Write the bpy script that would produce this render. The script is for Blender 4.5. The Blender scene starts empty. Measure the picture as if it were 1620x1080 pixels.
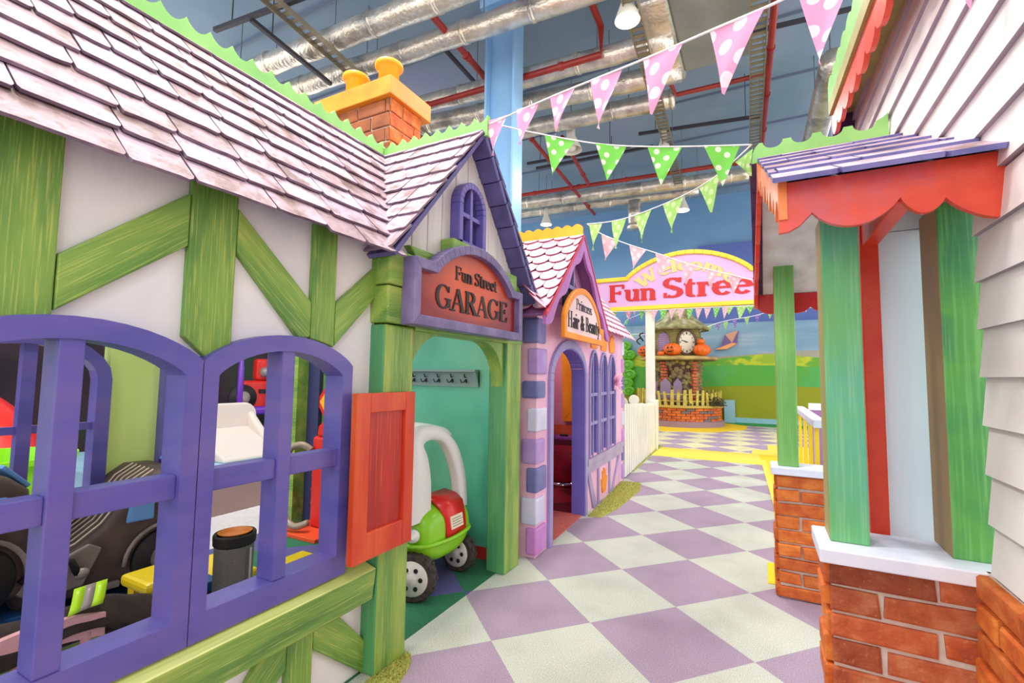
import bpy, bmesh, math, random
from mathutils import Vector, Matrix
random.seed(11)
C = bpy.context.scene.collection
PI = math.pi
# ---------------------------------------------------------------- camera, world, exposure
FPX, PITCH, YAW, ROLL, EYE = 747.2, 0.0718, 0.4825, 0.0140, 1.18
_f = Vector((-math.sin(YAW)*math.cos(PITCH), math.cos(YAW)*math.cos(PITCH), math.sin(PITCH)))
_r = Vector((math.cos(YAW), math.sin(YAW), 0)); _u = _r.cross(_f)
CR = _r*math.cos(ROLL) + _u*math.sin(ROLL); CU = -_r*math.sin(ROLL) + _u*math.cos(ROLL); CF = _f
CO = Vector((0, 0, EYE))
cam = bpy.data.cameras.new('camera'); camo = bpy.data.objects.new('camera', cam); C.objects.link(camo)
cam.sensor_width = 36; cam.lens = FPX/1620*36; cam.clip_start = .02; cam.clip_end = 200
camo.matrix_world = Matrix(((CR.x, CU.x, -CF.x, CO.x), (CR.y, CU.y, -CF.y, CO.y), (CR.z, CU.z, -CF.z, CO.z), (0, 0, 0, 1)))
sc = bpy.context.scene; sc.camera = camo
vs = sc.view_settings; vs.view_transform = 'Standard'; vs.look = 'None'; vs.gamma = 1; vs.use_curve_mapping = False
vs.exposure = 0.12
world = bpy.data.worlds.new('world'); sc.world = world; world.use_nodes = True
world.node_tree.nodes['Background'].inputs[0].default_value = (1.0, .985, .965, 1)
world.node_tree.nodes['Background'].inputs[1].default_value = 2.1
LAMP_POWER = 62
def ray(x, y): return CF + CR*((x-810)/FPX) - CU*((y-540)/FPX)
def onX(x, y, X): d = ray(x, y); return CO + d*(X/d.x)
def onY(x, y, Y): d = ray(x, y); return CO + d*(Y/d.y)
def onZ(x, y, Z=0): d = ray(x, y); return CO + d*((Z-EYE)/d.z)
# ---------------------------------------------------------------- materials
def lin(c):
    return tuple(((v/255)/12.92 if v/255 <= .04045 else ((v/255+.055)/1.055)**2.4) for v in c) + (1,)
def newmat(name):
    m = bpy.data.materials.new(name); m.use_nodes = True
    return m, m.node_tree.nodes, m.node_tree.links, m.node_tree.nodes['Principled BSDF']
def paint(name, cols, scale=(6, 6, 6), pos=None, rough=.5, bump=0, bscale=40, tint=None, metal=0, detail=4, coat=0, speck=None, grain=None, distort=0):
    """noise-driven colour mix. tint=(colour list) mixed by the per-face attribute. grain=(colour, scale xyz, amount)"""
    m, N, L, P = newmat(name)
    P.inputs['Roughness'].default_value = rough; P.inputs['Metallic'].default_value = metal
    P.inputs['Coat Weight'].default_value = coat
    tc = N.new('ShaderNodeTexCoord'); mp = N.new('ShaderNodeMapping'); mp.inputs['Scale'].default_value = scale
    L.new(tc.outputs['Object'], mp.inputs['Vector'])
    if len(cols) == 1:
        rgb = N.new('ShaderNodeRGB'); rgb.outputs[0].default_value = lin(cols[0]); out = rgb.outputs[0]
    else:
        nz = N.new('ShaderNodeTexNoise'); nz.inputs['Scale'].default_value = 1; nz.inputs['Detail'].default_value = detail
        nz.inputs['Distortion'].default_value = distort
        L.new(mp.outputs[0], nz.inputs['Vector'])
        r = N.new('ShaderNodeValToRGB'); L.new(nz.outputs[0], r.inputs[0])
        pos = pos or [.32 + .36*i/(len(cols)-1) for i in range(len(cols))]
        e = r.color_ramp.elements
        e[0].position = pos[0]; e[0].color = lin(cols[0]); e[1].position = pos[1]; e[1].color = lin(cols[1])
        for i in range(2, len(cols)):
            k = e.new(pos[i]); k.color = lin(cols[i])
        out = r.outputs[0]
    if tint:
        at = N.new('ShaderNodeAttribute'); at.attribute_name = 'tint'
        r2 = N.new('ShaderNodeValToRGB'); L.new(at.outputs['Fac'], r2.inputs[0]); e = r2.color_ramp.elements
        e[0].color = lin(tint[0]); e[1].color = lin(tint[-1])
        for i in range(1, len(tint)-1):
            k = e.new(i/(len(tint)-1)); k.color = lin(tint[i])
        mx = N.new('ShaderNodeMix'); mx.data_type = 'RGBA'; mx.blend_type = 'MULTIPLY'; mx.inputs[0].default_value = 1
        L.new(out, mx.inputs[6]); L.new(r2.outputs[0], mx.inputs[7]); out = mx.outputs[2]
    for g in (grain, speck):
        if g:
            gm = N.new('ShaderNodeMapping'); gm.inputs['Scale'].default_value = g[1]; L.new(tc.outputs['Object'], gm.inputs['Vector'])
            gn = N.new('ShaderNodeTexNoise'); gn.inputs['Scale'].default_value = 1; gn.inputs['Detail'].default_value = 3; L.new(gm.outputs[0], gn.inputs['Vector'])
            gr = N.new('ShaderNodeMapRange'); gr.inputs[1].default_value = g[3] if len(g) > 3 else .5; gr.inputs[2].default_value = (g[3] if len(g) > 3 else .5)+.16
            gr.inputs[4].default_value = g[2]; L.new(gn.outputs[0], gr.inputs[0])
            mx = N.new('ShaderNodeMix'); mx.data_type = 'RGBA'; L.new(gr.outputs[0], mx.inputs[0]); L.new(out, mx.inputs[6]); mx.inputs[7].default_value = lin(g[0]); out = mx.outputs[2]
    L.new(out, P.inputs['Base Color'])
    if bump:
        bn = N.new('ShaderNodeTexNoise'); bn.inputs['Scale'].default_value = bscale; bn.inputs['Detail'].default_value = 3
        L.new((mp if grain else tc).outputs[0 if grain else 'Object'], bn.inputs['Vector'])
        if grain: bn.inputs['Scale'].default_value = 3
        b = N.new('ShaderNodeBump'); b.inputs['Strength'].default_value = bump; b.inputs['Distance'].default_value = .01
        L.new(bn.outputs[0], b.inputs['Height']); L.new(b.outputs[0], P.inputs['Normal'])
    return m
def flat(name, c, rough=.5, metal=0, **k): return paint(name, [c], rough=rough, metal=metal, **k)
def glow(name, c, s):
    m, N, L, P = newmat(name); P.inputs['Base Color'].default_value = lin(c)
    P.inputs['Emission Color'].default_value = lin(c); P.inputs['Emission Strength'].default_value = s; return m
def dots(name, base, dot, s=18, rough=.6, r=.3):
    """cloth with round polka dots and a little shine through"""
    m, N, L, P = newmat(name); P.inputs['Roughness'].default_value = rough
    tc = N.new('ShaderNodeTexCoord'); mp = N.new('ShaderNodeMapping'); mp.inputs['Scale'].default_value = (s, s, s)
    mp.inputs['Rotation'].default_value = (0, 0, .6)
    L.new(tc.outputs['Generated'] if False else tc.outputs['UV'], mp.inputs['Vector'])
    v = N.new('ShaderNodeTexVoronoi'); v.voronoi_dimensions = '2D'; v.inputs['Scale'].default_value = 1; v.inputs['Randomness'].default_value = .35
    L.new(mp.outputs[0], v.inputs['Vector'])
    g = N.new('ShaderNodeMath'); g.operation = 'LESS_THAN'; g.inputs[1].default_value = r; L.new(v.outputs['Distance'], g.inputs[0])
    mx = N.new('ShaderNodeMix'); mx.data_type = 'RGBA'; L.new(g.outputs[0], mx.inputs[0]); mx.inputs[6].default_value = lin(base); mx.inputs[7].default_value = lin(dot)
    L.new(mx.outputs[2], P.inputs['Base Color'])
    tr = N.new('ShaderNodeBsdfTranslucent'); L.new(mx.outputs[2], tr.inputs['Color']); ms = N.new('ShaderNodeMixShader'); ms.inputs[0].default_value = .4
    L.new(P.outputs[0], ms.inputs[1]); L.new(tr.outputs[0], ms.inputs[2]); L.new(ms.outputs[0], N['Material Output'].inputs[0])
    return m
TC, TS, TT, TOX, TOY = math.cos(.7436), math.sin(.7436), .4988, -1.1137, 2.6148
def tiles(name, ca, cb, swap=False):
    """square rubber tiles laid corner-on to the street, speckled"""
    m, N, L, P = newmat(name); P.inputs['Roughness'].default_value = .85
    g = N.new('ShaderNodeNewGeometry'); sx = N.new('ShaderNodeSeparateXYZ'); L.new(g.outputs['Position'], sx.inputs[0])
    def lc(a, b, c):
        m1 = N.new('ShaderNodeMath'); m1.operation = 'MULTIPLY_ADD'; m1.inputs[1].default_value = a; m1.inputs[2].default_value = c; L.new(sx.outputs[0], m1.inputs[0])
        m2 = N.new('ShaderNodeMath'); m2.operation = 'MULTIPLY_ADD'; m2.inputs[1].default_value = b; L.new(sx.outputs[1], m2.inputs[0]); L.new(m1.outputs[0], m2.inputs[2]); return m2.outputs[0]
    i = lc(TC/TT, -TS/TT, -(TOX*TC-TOY*TS)/TT + 100); j = lc(TS/TT, TC/TT, -(TOX*TS+TOY*TC)/TT + 100)
    cb_ = N.new('ShaderNodeCombineXYZ'); L.new(i, cb_.inputs[0]); L.new(j, cb_.inputs[1]); cb_.inputs[2].default_value = .5
    ck = N.new('ShaderNodeTexChecker'); ck.inputs['Scale'].default_value = 1; L.new(cb_.outputs[0], ck.inputs['Vector'])
    a, b = (cb, ca) if swap else (ca, cb)
    ck.inputs['Color1'].default_value = lin(a); ck.inputs['Color2'].default_value = lin(b)
    nz = N.new('ShaderNodeTexNoise'); nz.inputs['Scale'].default_value = 240; nz.inputs['Detail'].default_value = 2; L.new(g.outputs['Position'], nz.inputs['Vector'])
    r = N.new('ShaderNodeValToRGB'); r.color_ramp.elements[0].position = .36; r.color_ramp.elements[0].color = (.42, .47, .42, 1); r.color_ramp.elements[1].position = .62; r.color_ramp.elements[1].color = (1, 1, 1, 1)
    L.new(nz.outputs[0], r.inputs[0])
    mx = N.new('ShaderNodeMix'); mx.data_type = 'RGBA'; mx.blend_type = 'MULTIPLY'; mx.inputs[0].default_value = .75; L.new(ck.outputs[0], mx.inputs[6]); L.new(r.outputs[0], mx.inputs[7])
    n2 = N.new('ShaderNodeTexNoise'); n2.inputs['Scale'].default_value = 3; n2.inputs['Detail'].default_value = 3; L.new(g.outputs['Position'], n2.inputs['Vector'])
    r2 = N.new('ShaderNodeValToRGB'); r2.color_ramp.elements[0].position = .3; r2.color_ramp.elements[0].color = (.86, .86, .86, 1); r2.color_ramp.elements[1].position = .55; L.new(n2.outputs[0], r2.inputs[0])
    m3 = N.new('ShaderNodeMix'); m3.data_type = 'RGBA'; m3.blend_type = 'MULTIPLY'; m3.inputs[0].default_value = 1; L.new(mx.outputs[2], m3.inputs[6]); L.new(r2.outputs[0], m3.inputs[7])
    L.new(m3.outputs[2], P.inputs['Base Color'])
    b = N.new('ShaderNodeBump'); b.inputs['Strength'].default_value = .25; b.inputs['Distance'].default_value = .004; L.new(nz.outputs[0], b.inputs['Height']); L.new(b.outputs[0], P.inputs['Normal'])
    return m
# timber paint: grain runs along the local x axis of each timber
M = {}
M['green'] = paint('green_timber_paint', [(70, 122, 56), (104, 150, 64), (128, 166, 72), (166, 186, 86)], (1.6, 10, 10), [.25, .42, .55, .74], rough=.42, bump=.35, grain=((196, 206, 104), (7, 260, 260), .6, .53), distort=.3)
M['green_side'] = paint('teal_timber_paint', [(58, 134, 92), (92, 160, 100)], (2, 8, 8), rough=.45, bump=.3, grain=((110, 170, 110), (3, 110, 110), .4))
M['green_post'] = paint('porch_post_paint', [(70, 158, 128), (90, 176, 144), (96, 176, 112), (104, 172, 96)], (2.2, 2.2, 2.2), rough=.4, bump=.2, grain=((140, 196, 150), (4, 130, 130), .45))
M['green_far'] = paint('far_post_paint', [(84, 152, 66), (108, 172, 84), (128, 186, 104)], (2, 3, 3), rough=.4, bump=.2, grain=((150, 196, 120), (4, 150, 150), .45))
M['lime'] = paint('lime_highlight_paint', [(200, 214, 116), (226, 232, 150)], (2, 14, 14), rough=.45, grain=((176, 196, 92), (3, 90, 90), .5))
M['olive'] = paint('olive_paint', [(150, 140, 84), (170, 164, 96)], (2, 9, 9), rough=.5)
M['plaster'] = paint('white_plaster', [(222, 222, 228), (240, 237, 238)], (3, 3, 3), rough=.55, bump=.05)
M['violet'] = paint('violet_window_paint', [(84, 80, 160), (98, 90, 168), (110, 96, 166)], (3, 3, 9), rough=.38, bump=.08)
M['red_wood'] = paint('orange_red_shutter_paint', [(192, 54, 28), (208, 70, 34), (218, 90, 44)], (8, 8, 2), rough=.38, bump=.12, grain=((196, 54, 30), (90, 90, 3), .5, .5))
M['red_panel'] = paint('deep_red_panel_paint', [(160, 32, 30), (192, 50, 36)], (14, 14, 2), rough=.4, grain=((236, 110, 60), (110, 110, 3), .5, .55))
M['shingle'] = paint('lilac_roof_tile', [(140, 118, 112), (196, 178, 186), (214, 200, 214)], (9, 9, 9), [.32, .46, .62], rough=.65, bump=.9, bscale=26, tint=[(206, 190, 190), (236, 220, 222), (246, 236, 250), (255, 250, 255)], speck=((120, 98, 88), (30, 30, 30), .7, .57))
M['shingle_edge'] = paint('dark_tile_edge', [(96, 76, 96), (150, 126, 146)], (12, 12, 12), rough=.6)
M['tile_under'] = paint('blue_violet_tile_underside', [(74, 70, 120), (98, 90, 148)], (8, 8, 8), rough=.55, bump=.3)
M['crest'] = paint('light_green_crest_paint', [(126, 190, 102), (150, 204, 116)], (4, 4, 4), rough=.45)
M['clad'] = paint('pale_cladding', [(206, 200, 196), (232, 228, 226)], (9, 9, 1.5), rough=.55, bump=.1)
M['purple_frame'] = paint('sign_frame_violet', [(88, 78, 128), (112, 98, 144), (136, 120, 164)], (7, 7, 7), rough=.4, bump=.2)
M['brick'] = paint('red_brick', [(176, 86, 48), (200, 108, 64), (218, 142, 98)], (14, 14, 14), rough=.7, bump=.6, bscale=50, tint=[(190, 170, 170), (235, 220, 215), (255, 240, 230), (255, 215, 190)], speck=((222, 160, 120), (90, 90, 90), .45, .6))
M['brick_orange'] = paint('orange_brick', [(202, 96, 34), (224, 124, 48), (236, 150, 66)], (14, 14, 14), rough=.7, bump=.6, bscale=50, tint=[(220, 190, 190), (255, 240, 225)])
M['mortar'] = paint('pale_mortar', [(206, 188, 174), (224, 212, 202)], (30, 30, 30), rough=.85)
M['stonecap'] = paint('white_capping', [(214, 222, 246), (240, 240, 250)], (6, 6, 6), rough=.5, bump=.08)
M['red'] = paint('scarlet_trim_paint', [(226, 38, 24), (238, 66, 34), (222, 46, 30)], (5, 5, 5), rough=.38, bump=.12)
M['fascia'] = paint('coral_fascia_paint', [(202, 50, 38), (224, 74, 48), (208, 88, 98)], (5, 5, 5), rough=.36, bump=.1)
M['orange_trim'] = paint('orange_trim_paint', [(232, 110, 52), (240, 136, 70)], (9, 9, 9), rough=.4)
M['siding'] = paint('lilac_white_siding', [(216, 206, 204), (232, 224, 222), (242, 236, 236)], (2.5, 2.5, 2.5), rough=.5, bump=.06)
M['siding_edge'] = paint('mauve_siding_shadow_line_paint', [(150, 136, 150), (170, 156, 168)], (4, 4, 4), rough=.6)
M['black'] = flat('black_rubber', (26, 24, 24), .6)
M['white'] = flat('white_plastic', (236, 236, 236), .35)
M['metal'] = flat('grey_metal', (150, 150, 152), .35, .8)
# ---------------------------------------------------------------- mesh helpers
W = {}
class MB:
    def __init__(s): s.v = []; s.f = []; s.mi = []; s.ti = []; s.m = 0; s.t = .5; s.uv = {}
    def face(s, idx, m=None): s.f.append(tuple(idx)); s.mi.append(s.m if m is None else m); s.ti.append(s.t)
    def add(s, pts): n = len(s.v); s.v += [Vector(p) for p in pts]; return n
    def poly(s, pts, m=None): n = s.add(pts); s.face(range(n, n+len(pts)), m)
    def hexa(s, p, m=None, mtop=None):
        """p: 4 bottom points then 4 top points"""
        n = s.add(p)
        for q in ((0, 1, 2, 3), (0, 1, 5, 4), (1, 2, 6, 5), (2, 3, 7, 6), (3, 0, 4, 7)): s.face([n+i for i in q], m)
        s.face([n+i for i in (4, 5, 6, 7)], m if mtop is None else mtop)
    def box(s, x0, x1, y0, y1, z0, z1, m=None, mtop=None):
        s.hexa([(x0, y0, z0), (x1, y0, z0), (x1, y1, z0), (x0, y1, z0), (x0, y0, z1), (x1, y0, z1), (x1, y1, z1), (x0, y1, z1)], m, mtop)
    def obox(s, c, u, v, w, su, sv, sw, m=None):
        c, u, v, w = Vector(c), Vector(u)*su/2, Vector(v)*sv/2, Vector(w)*sw/2
        s.hexa([c-u-v-w, c+u-v-w, c+u+v-w, c-u+v-w, c-u-v+w, c+u-v+w, c+u+v+w, c-u+v+w], m)
    def prism(s, pts, o, u, v, n, d, m=None, mside=None):
        """2-D outline pts in the frame (o,u,v), extruded by d along n"""
        o, u, v, n = Vector(o), Vector(u), Vector(v), Vector(n)
        a = [o+u*p[0]+v*p[1] for p in pts]; b = [q+n*d for q in a]; k = len(a); i0 = s.add(a+b)
        s.face(range(i0, i0+k), m); s.face(range(i0+k, i0+2*k), m)
        for i in range(k): s.face((i0+i, i0+(i+1) % k, i0+k+(i+1) % k, i0+k+i), m if mside is None else mside)
    def band(s, outer, inner, o, u, v, n, d, m=None, closed=False):
        """strip between two 2-D polylines, extruded"""
        k = len(outer); r = range(k if closed else k-1)
        for i in r:
            j = (i+1) % k; s.prism([outer[i], outer[j], inner[j], inner[i]], o, u, v, n, d, m)
    def ring(s, c, ax, r, seg):
        ax = Vector(ax).normalized(); a = ax.orthogonal().normalized(); b = ax.cross(a)
        return [Vector(c)+(a*math.cos(2*PI*i/seg)+b*math.sin(2*PI*i/seg))*r for i in range(seg)]
    def tube(s, pts, r, seg=10, cap=True, m=None):
        pts = [Vector(p) for p in pts]; rs = r if isinstance(r, (list, tuple)) else [r]*len(pts); prev = None; first = None
        a = None
        for i, p in enumerate(pts):
            d = (pts[min(i+1, len(pts)-1)]-pts[max(i-1, 0)]).normalized()
            a = (d.orthogonal() if a is None else a-d*a.dot(d)).normalized(); b = d.cross(a)
            n = s.add([p+(a*math.cos(2*PI*k/seg)+b*math.sin(2*PI*k/seg))*rs[i] for k in range(seg)])
            if prev is not None:
                for k in range(seg): s.face((prev+k, prev+(k+1) % seg, n+(k+1) % seg, n+k), m)
            else: first = n
            prev = n
        if cap: s.face([first+k for k in range(seg)], m); s.face([prev+k for k in range(seg)], m)
    def lathe(s, prof, c, ax=(0, 0, 1), seg=24, m=None, cap=True):
        c, ax = Vector(c), Vector(ax).normalized(); a = ax.orthogonal().normalized(); b = ax.cross(a); prev = None
        for (r, h) in prof:
            n = s.add([c+ax*h+(a*math.cos(2*PI*k/seg)+b*math.sin(2*PI*k/seg))*r for k in range(seg)])
            if prev is not None:
                for k in range(seg): s.face((prev+k, prev+(k+1) % seg, n+(k+1) % seg, n+k), m)
            else: first = n
            prev = n
        if cap: s.face([first+k for k in range(seg)], m); s.face([prev+k for k in range(seg)], m)
    def ball(s, c, r, seg=14, rings=9, sc=(1, 1, 1), m=None, fn=None):
        c = Vector(c); rows = []
        for i in range(1, rings):
            t = PI*i/rings; row = []
            for k in range(seg):
                p = 2*PI*k/seg; q = Vector((math.sin(t)*math.cos(p), math.sin(t)*math.sin(p), math.cos(t)))
                if fn: q = q*fn(p, t)
                row.append(c+Vector((q.x*r*sc[0], q.y*r*sc[1], q.z*r*sc[2])))
            rows.append(s.add(row))
        top = s.add([c+Vector((0, 0, r*sc[2]*(fn(0, 0) if fn else 1)))]); bot = s.add([c-Vector((0, 0, r*sc[2]*(fn(0, PI) if fn else 1)))])
        for k in range(seg):
            s.face((top, rows[0]+k, rows[0]+(k+1) % seg), m); s.face((bot, rows[-1]+k, rows[-1]+(k+1) % seg), m)
            for i in range(len(rows)-1): s.face((rows[i]+k, rows[i]+(k+1) % seg, rows[i+1]+(k+1) % seg, rows[i+1]+k), m)
    def build(s, name, mats, parent=None, local=False, bevel=0, smooth=False, kind=None, seg=2, M4=None):
        me = bpy.data.meshes.new(name)
        if not isinstance(mats, (list, tuple)): mats = [mats]
        vs_ = [Vector(v) for v in s.v]; loc = Vector((0, 0, 0))
        if parent is not None and not local:
            inv = W[parent.name].inverted(); vs_ = [inv @ v for v in vs_]
        if parent is None:
            xs = [v.x for v in vs_]; ys = [v.y for v in vs_]; zs = [v.z for v in vs_]
            loc = Vector(((min(xs)+max(xs))/2, (min(ys)+max(ys))/2, min(zs))); vs_ = [v-loc for v in vs_]
        if M4 is not None:   # own frame: texture grain follows local x
            inv = M4.inverted(); vs_ = [inv @ (v+loc) if parent is None else inv @ v for v in s.v]
        me.from_pydata(vs_, [], s.f)
        for mt in mats: me.materials.append(mt)
        me.polygons.foreach_set('material_index', s.mi)
        at = me.attributes.new('tint', 'FLOAT', 'FACE'); at.data.foreach_set('value', s.ti)
        bm = bmesh.new(); bm.from_mesh(me); bmesh.ops.recalc_face_normals(bm, faces=bm.faces); bm.to_mesh(me); bm.free()
        if s.uv:
            ul = me.uv_layers.new(name='UVMap')
            for p in me.polygons:
                for li in p.loop_indices: ul.data[li].uv = s.uv.get(me.loops[li].vertex_index, (0, 0))
        if smooth: me.polygons.foreach_set('use_smooth', [True]*len(me.polygons))
        o = bpy.data.objects.new(name, me); C.objects.link(o)
        if parent is not None:
            o.parent = parent; W[o.name] = W[parent.name].copy()
            if M4 is not None: o.matrix_basis = W[parent.name].inverted() @ M4; W[o.name] = M4
        else:
            o.location = loc; W[o.name] = Matrix.Translation(loc)
            if M4 is not None: o.matrix_basis = M4; W[o.name] = M4
        if bevel:
            b = o.modifiers.new('bevel', 'BEVEL'); b.width = bevel; b.segments = seg; b.limit_method = 'ANGLE'; b.angle_limit = math.radians(40)
        if kind: o['kind'] = kind
        return o
def thing(name, label, cat, loc=(0, 0, 0), rotz=0, group=None):
    o = bpy.data.objects.new(name, None); C.objects.link(o); o.empty_display_size = .1
    o.location = loc; o.rotation_euler = (0, 0, rotz); W[o.name] = Matrix.Translation(loc) @ Matrix.Rotation(rotz, 4, 'Z')
    o['label'] = label; o['category'] = cat
    if group: o['group'] = group
    return o
def tag(o, label, cat, group=None):
    o['label'] = label; o['category'] = cat
    if group: o['group'] = group
    return o
def struct(o): o['kind'] = 'structure'; return o
def lab(o, label): o['label'] = label; return o
def frame(x, y, z, o):
    x, y, z = Vector(x).normalized(), Vector(y).normalized(), Vector(z).normalized(); o = Vector(o)
    return Matrix(((x.x, y.x, z.x, o.x), (x.y, y.y, z.y, o.y), (x.z, y.z, z.z, o.z), (0, 0, 0, 1)))
EX, EY, EZ = Vector((1, 0, 0)), Vector((0, 1, 0)), Vector((0, 0, 1))
def timber(name, pts, X0, X1, mat, parent, grain=None, bevel=.004, side=None):
    """flat board: outline pts=(y,z) on a facade of constant x; grain along the longest edge"""
    mb = MB(); mb.prism(pts, (X0, 0, 0), EY, EZ, EX, X1-X0, 0, 1 if side else 0)
    if grain is None:
        best = max(range(len(pts)), key=lambda i: (Vector(pts[(i+1) % len(pts)])-Vector(pts[i])).length)
        grain = Vector(pts[(best+1) % len(pts)])-Vector(pts[best])
    g = Vector((0, grain[0], grain[1])).normalized(); M4 = frame(g, EX, g.cross(EX), (X0, pts[0][0], pts[0][1]))
    return mb.build(name, [mat, side] if side else mat, parent, bevel=bevel, M4=M4)
def post(name, x0, x1, y0, y1, z0, z1, mats, parent=None, bevel=.008):
    mb = MB(); mb.box(x0, x1, y0, y1, z0, z1)
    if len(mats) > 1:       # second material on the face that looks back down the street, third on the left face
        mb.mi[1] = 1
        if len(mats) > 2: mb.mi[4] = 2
    M4 = frame(EZ, EX, EY, ((x0+x1)/2, (y0+y1)/2, z0))
    return mb.build(name, mats, parent, bevel=bevel, M4=M4)
def arch(y0, y1, zs, zt, n=16):
    """points of a half-ellipse from (y1,zs) over the top to (y0,zs)"""
    c, r = (y0+y1)/2, (y1-y0)/2
    return [(c+r*math.cos(PI*i/n), zs+(zt-zs)*math.sin(PI*i/n)) for i in range(n+1)]
# ---------------------------------------------------------------- lettering (stroke serif alphabet)
def glyphs():
    G = {}
    L = lambda *a: ('L',)+a
    A = lambda *a: ('A',)+a
    s = lambda x, y=.02, w=.3: ('L', x-w/2, y, x+w/2, y, 't')
    G['F'] = (.64, [L(.17, 0, .17, 1, 'T'), L(.04, .97, .6, .97, 't'), L(.17, .52, .46, .52, 't'), s(.17), L(.59, 1, .59, .76, 't'), L(.46, .63, .46, .41, 't')])
    G['E'] = (.68, [L(.17, 0, .17, 1, 'T'), L(.04, .97, .6, .97, 't'), L(.17, .52, .46, .52, 't'), L(.04, .03, .62, .03, 't'), L(.59, 1, .59, .78, 't'), L(.61, 0, .61, .24, 't'), L(.46, .63, .46, .41, 't')])
    G['G'] = (.84, [A(.42, .5, .34, .48, 38, 325), L(.7, .08, .7, .42, 'T'), s(.68, .42, .32), L(.7, .96, .7, .72, 't')])
    G['A'] = (.8, [L(.09, 0, .38, .98, 't'), L(.38, .98, .69, 0, 'T'), L(.2, .34, .56, .34, 't'), s(.09), s(.69)])
    G['R'] = (.78, [L(.17, 0, .17, 1, 'T'), L(.04, .97, .38, .97, 't'), A(.36, .74, .22, .23, -90, 90), L(.17, .51, .38, .51, 't'), L(.36, .5, .66, .02, 'T'), s(.17), s(.68)])
    G['P'] = (.62, [L(.17, 0, .17, 1, 'T'), L(.04, .97, .34, .97, 't'), A(.32, .72, .2, .25, -90, 90), L(.17, .47, .34, .47, 't'), s(.17)])
    G['B'] = (.68, [L(.17, 0, .17, 1, 'T'), L(.04, .97, .36, .97, 't'), A(.34, .75, .18, .22, -90, 90), L(.17, .52, .36, .52, 't'), A(.35, .27, .22, .24, -90, 90), L(.04, .03, .36, .03, 't')])
    G['H'] = (.86, [L(.18, 0, .18, 1, 'T'), L(.66, 0, .66, 1, 'T'), L(.18, .52, .66, .52, 't'), s(.18), s(.66), s(.18, .98), s(.66, .98)])
    G['W'] = (1.08, [L(.1, .98, .32, .02, 'T'), L(.32, .02, .52, .9, 't'), L(.5, .98, .72, .02, 'T'), L(.72, .02, .94, .98, 't'), s(.1, .98), s(.94, .98, .26), s(.5, .98, .2)])
    G['S'] = (.6, [A(.29, .74, .2, .23, 25, 250), A(.29, .26, .22, .23, -135, 80), L(.2, .57, .4, .44, 'T'), L(.5, 1, .5, .76, 't'), L(.07, 0, .07, .25, 't')])
    G['u'] = (.6, [L(.14, .66, .14, .2, 'T'), A(.29, .2, .15, .18, 180, 360), L(.46, 0, .46, .66, 'T'), s(.09, .64, .18), s(.41, .64, .18), s(.5, .02, .16)])
    G['n'] = (.6, [L(.14, 0, .14, .66, 'T'), A(.3, .46, .16, .18, 0, 180), L(.46, 0, .46, .46, 'T'), s(.14, .02, .24), s(.46, .02, .24), s(.09, .64, .18)])
    G['m'] = (.9, [L(.14, 0, .14, .66, 'T'), A(.29, .46, .15, .18, 0, 180), L(.44, 0, .44, .46, 'T'), A(.59, .46, .15, .18, 0, 180), L(.74, 0, .74, .46, 'T'), s(.14, .02, .24), s(.44, .02, .22), s(.74, .02, .24), s(.09, .64, .18)])
    G['r'] = (.44, [L(.14, 0, .14, .66, 'T'), A(.3, .44, .16, .2, 50, 180), L(.36, .6, .4, .5, 'T'), s(.14, .02, .26), s(.09, .64, .18)])
    G['t'] = (.38, [L(.16, .14, .16, .88, 'T'), L(.02, .64, .34, .64, 't'), A(.27, .15, .11, .13, 180, 300)])
    G['e'] = (.52, [A(.27, .33, .2, .31, 0, 318), L(.08, .36, .47, .36, 't')])
    G['c'] = (.5, [A(.27, .33, .2, .31, 50, 315), L(.4, .56, .42, .46, 'T')])
    G['o'] = (.56, [A(.28, .33, .2, .31, 0, 360)])
    G['s'] = (.42, [A(.2, .48, .13, .15, 30, 250), A(.2, .18, .15, .16, -135, 80), L(.12, .38, .3, .3, 'T')])
    G['a'] = (.54, [A(.24, .19, .16, .17, 0, 360), L(.42, .03, .42, .46, 'T'), A(.27, .46, .15, .18, 0, 150), s(.47, .02, .14)])
    G['i'] = (.28, [L(.14, 0, .14, .66, 'T'), s(.14, .02, .24), s(.1, .64, .16), L(.14, .82, .14, .94, 'T')])
    G['l'] = (.28, [L(.14, 0, .14, 1, 'T'), s(.14, .02, .24), s(.1, .98, .16)])
    G['y'] = (.52, [L(.08, .64, .28, .02, 'T'), L(.46, .64, .22, -.24, 't'), s(.08, .64, .2), s(.46, .64, .16), L(.14, -.24, .24, -.24, 'T')])
    G['&'] = (.74, [A(.3, .77, .14, .19, 0, 360), A(.27, .25, .2, .24, 60, 350), L(.2, .66, .62, .02, 'T'), L(.46, .2, .62, .46, 't'), s(.62, .46, .2)])
    G[' '] = (.3, [])
    return G
GL = glyphs()
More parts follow.
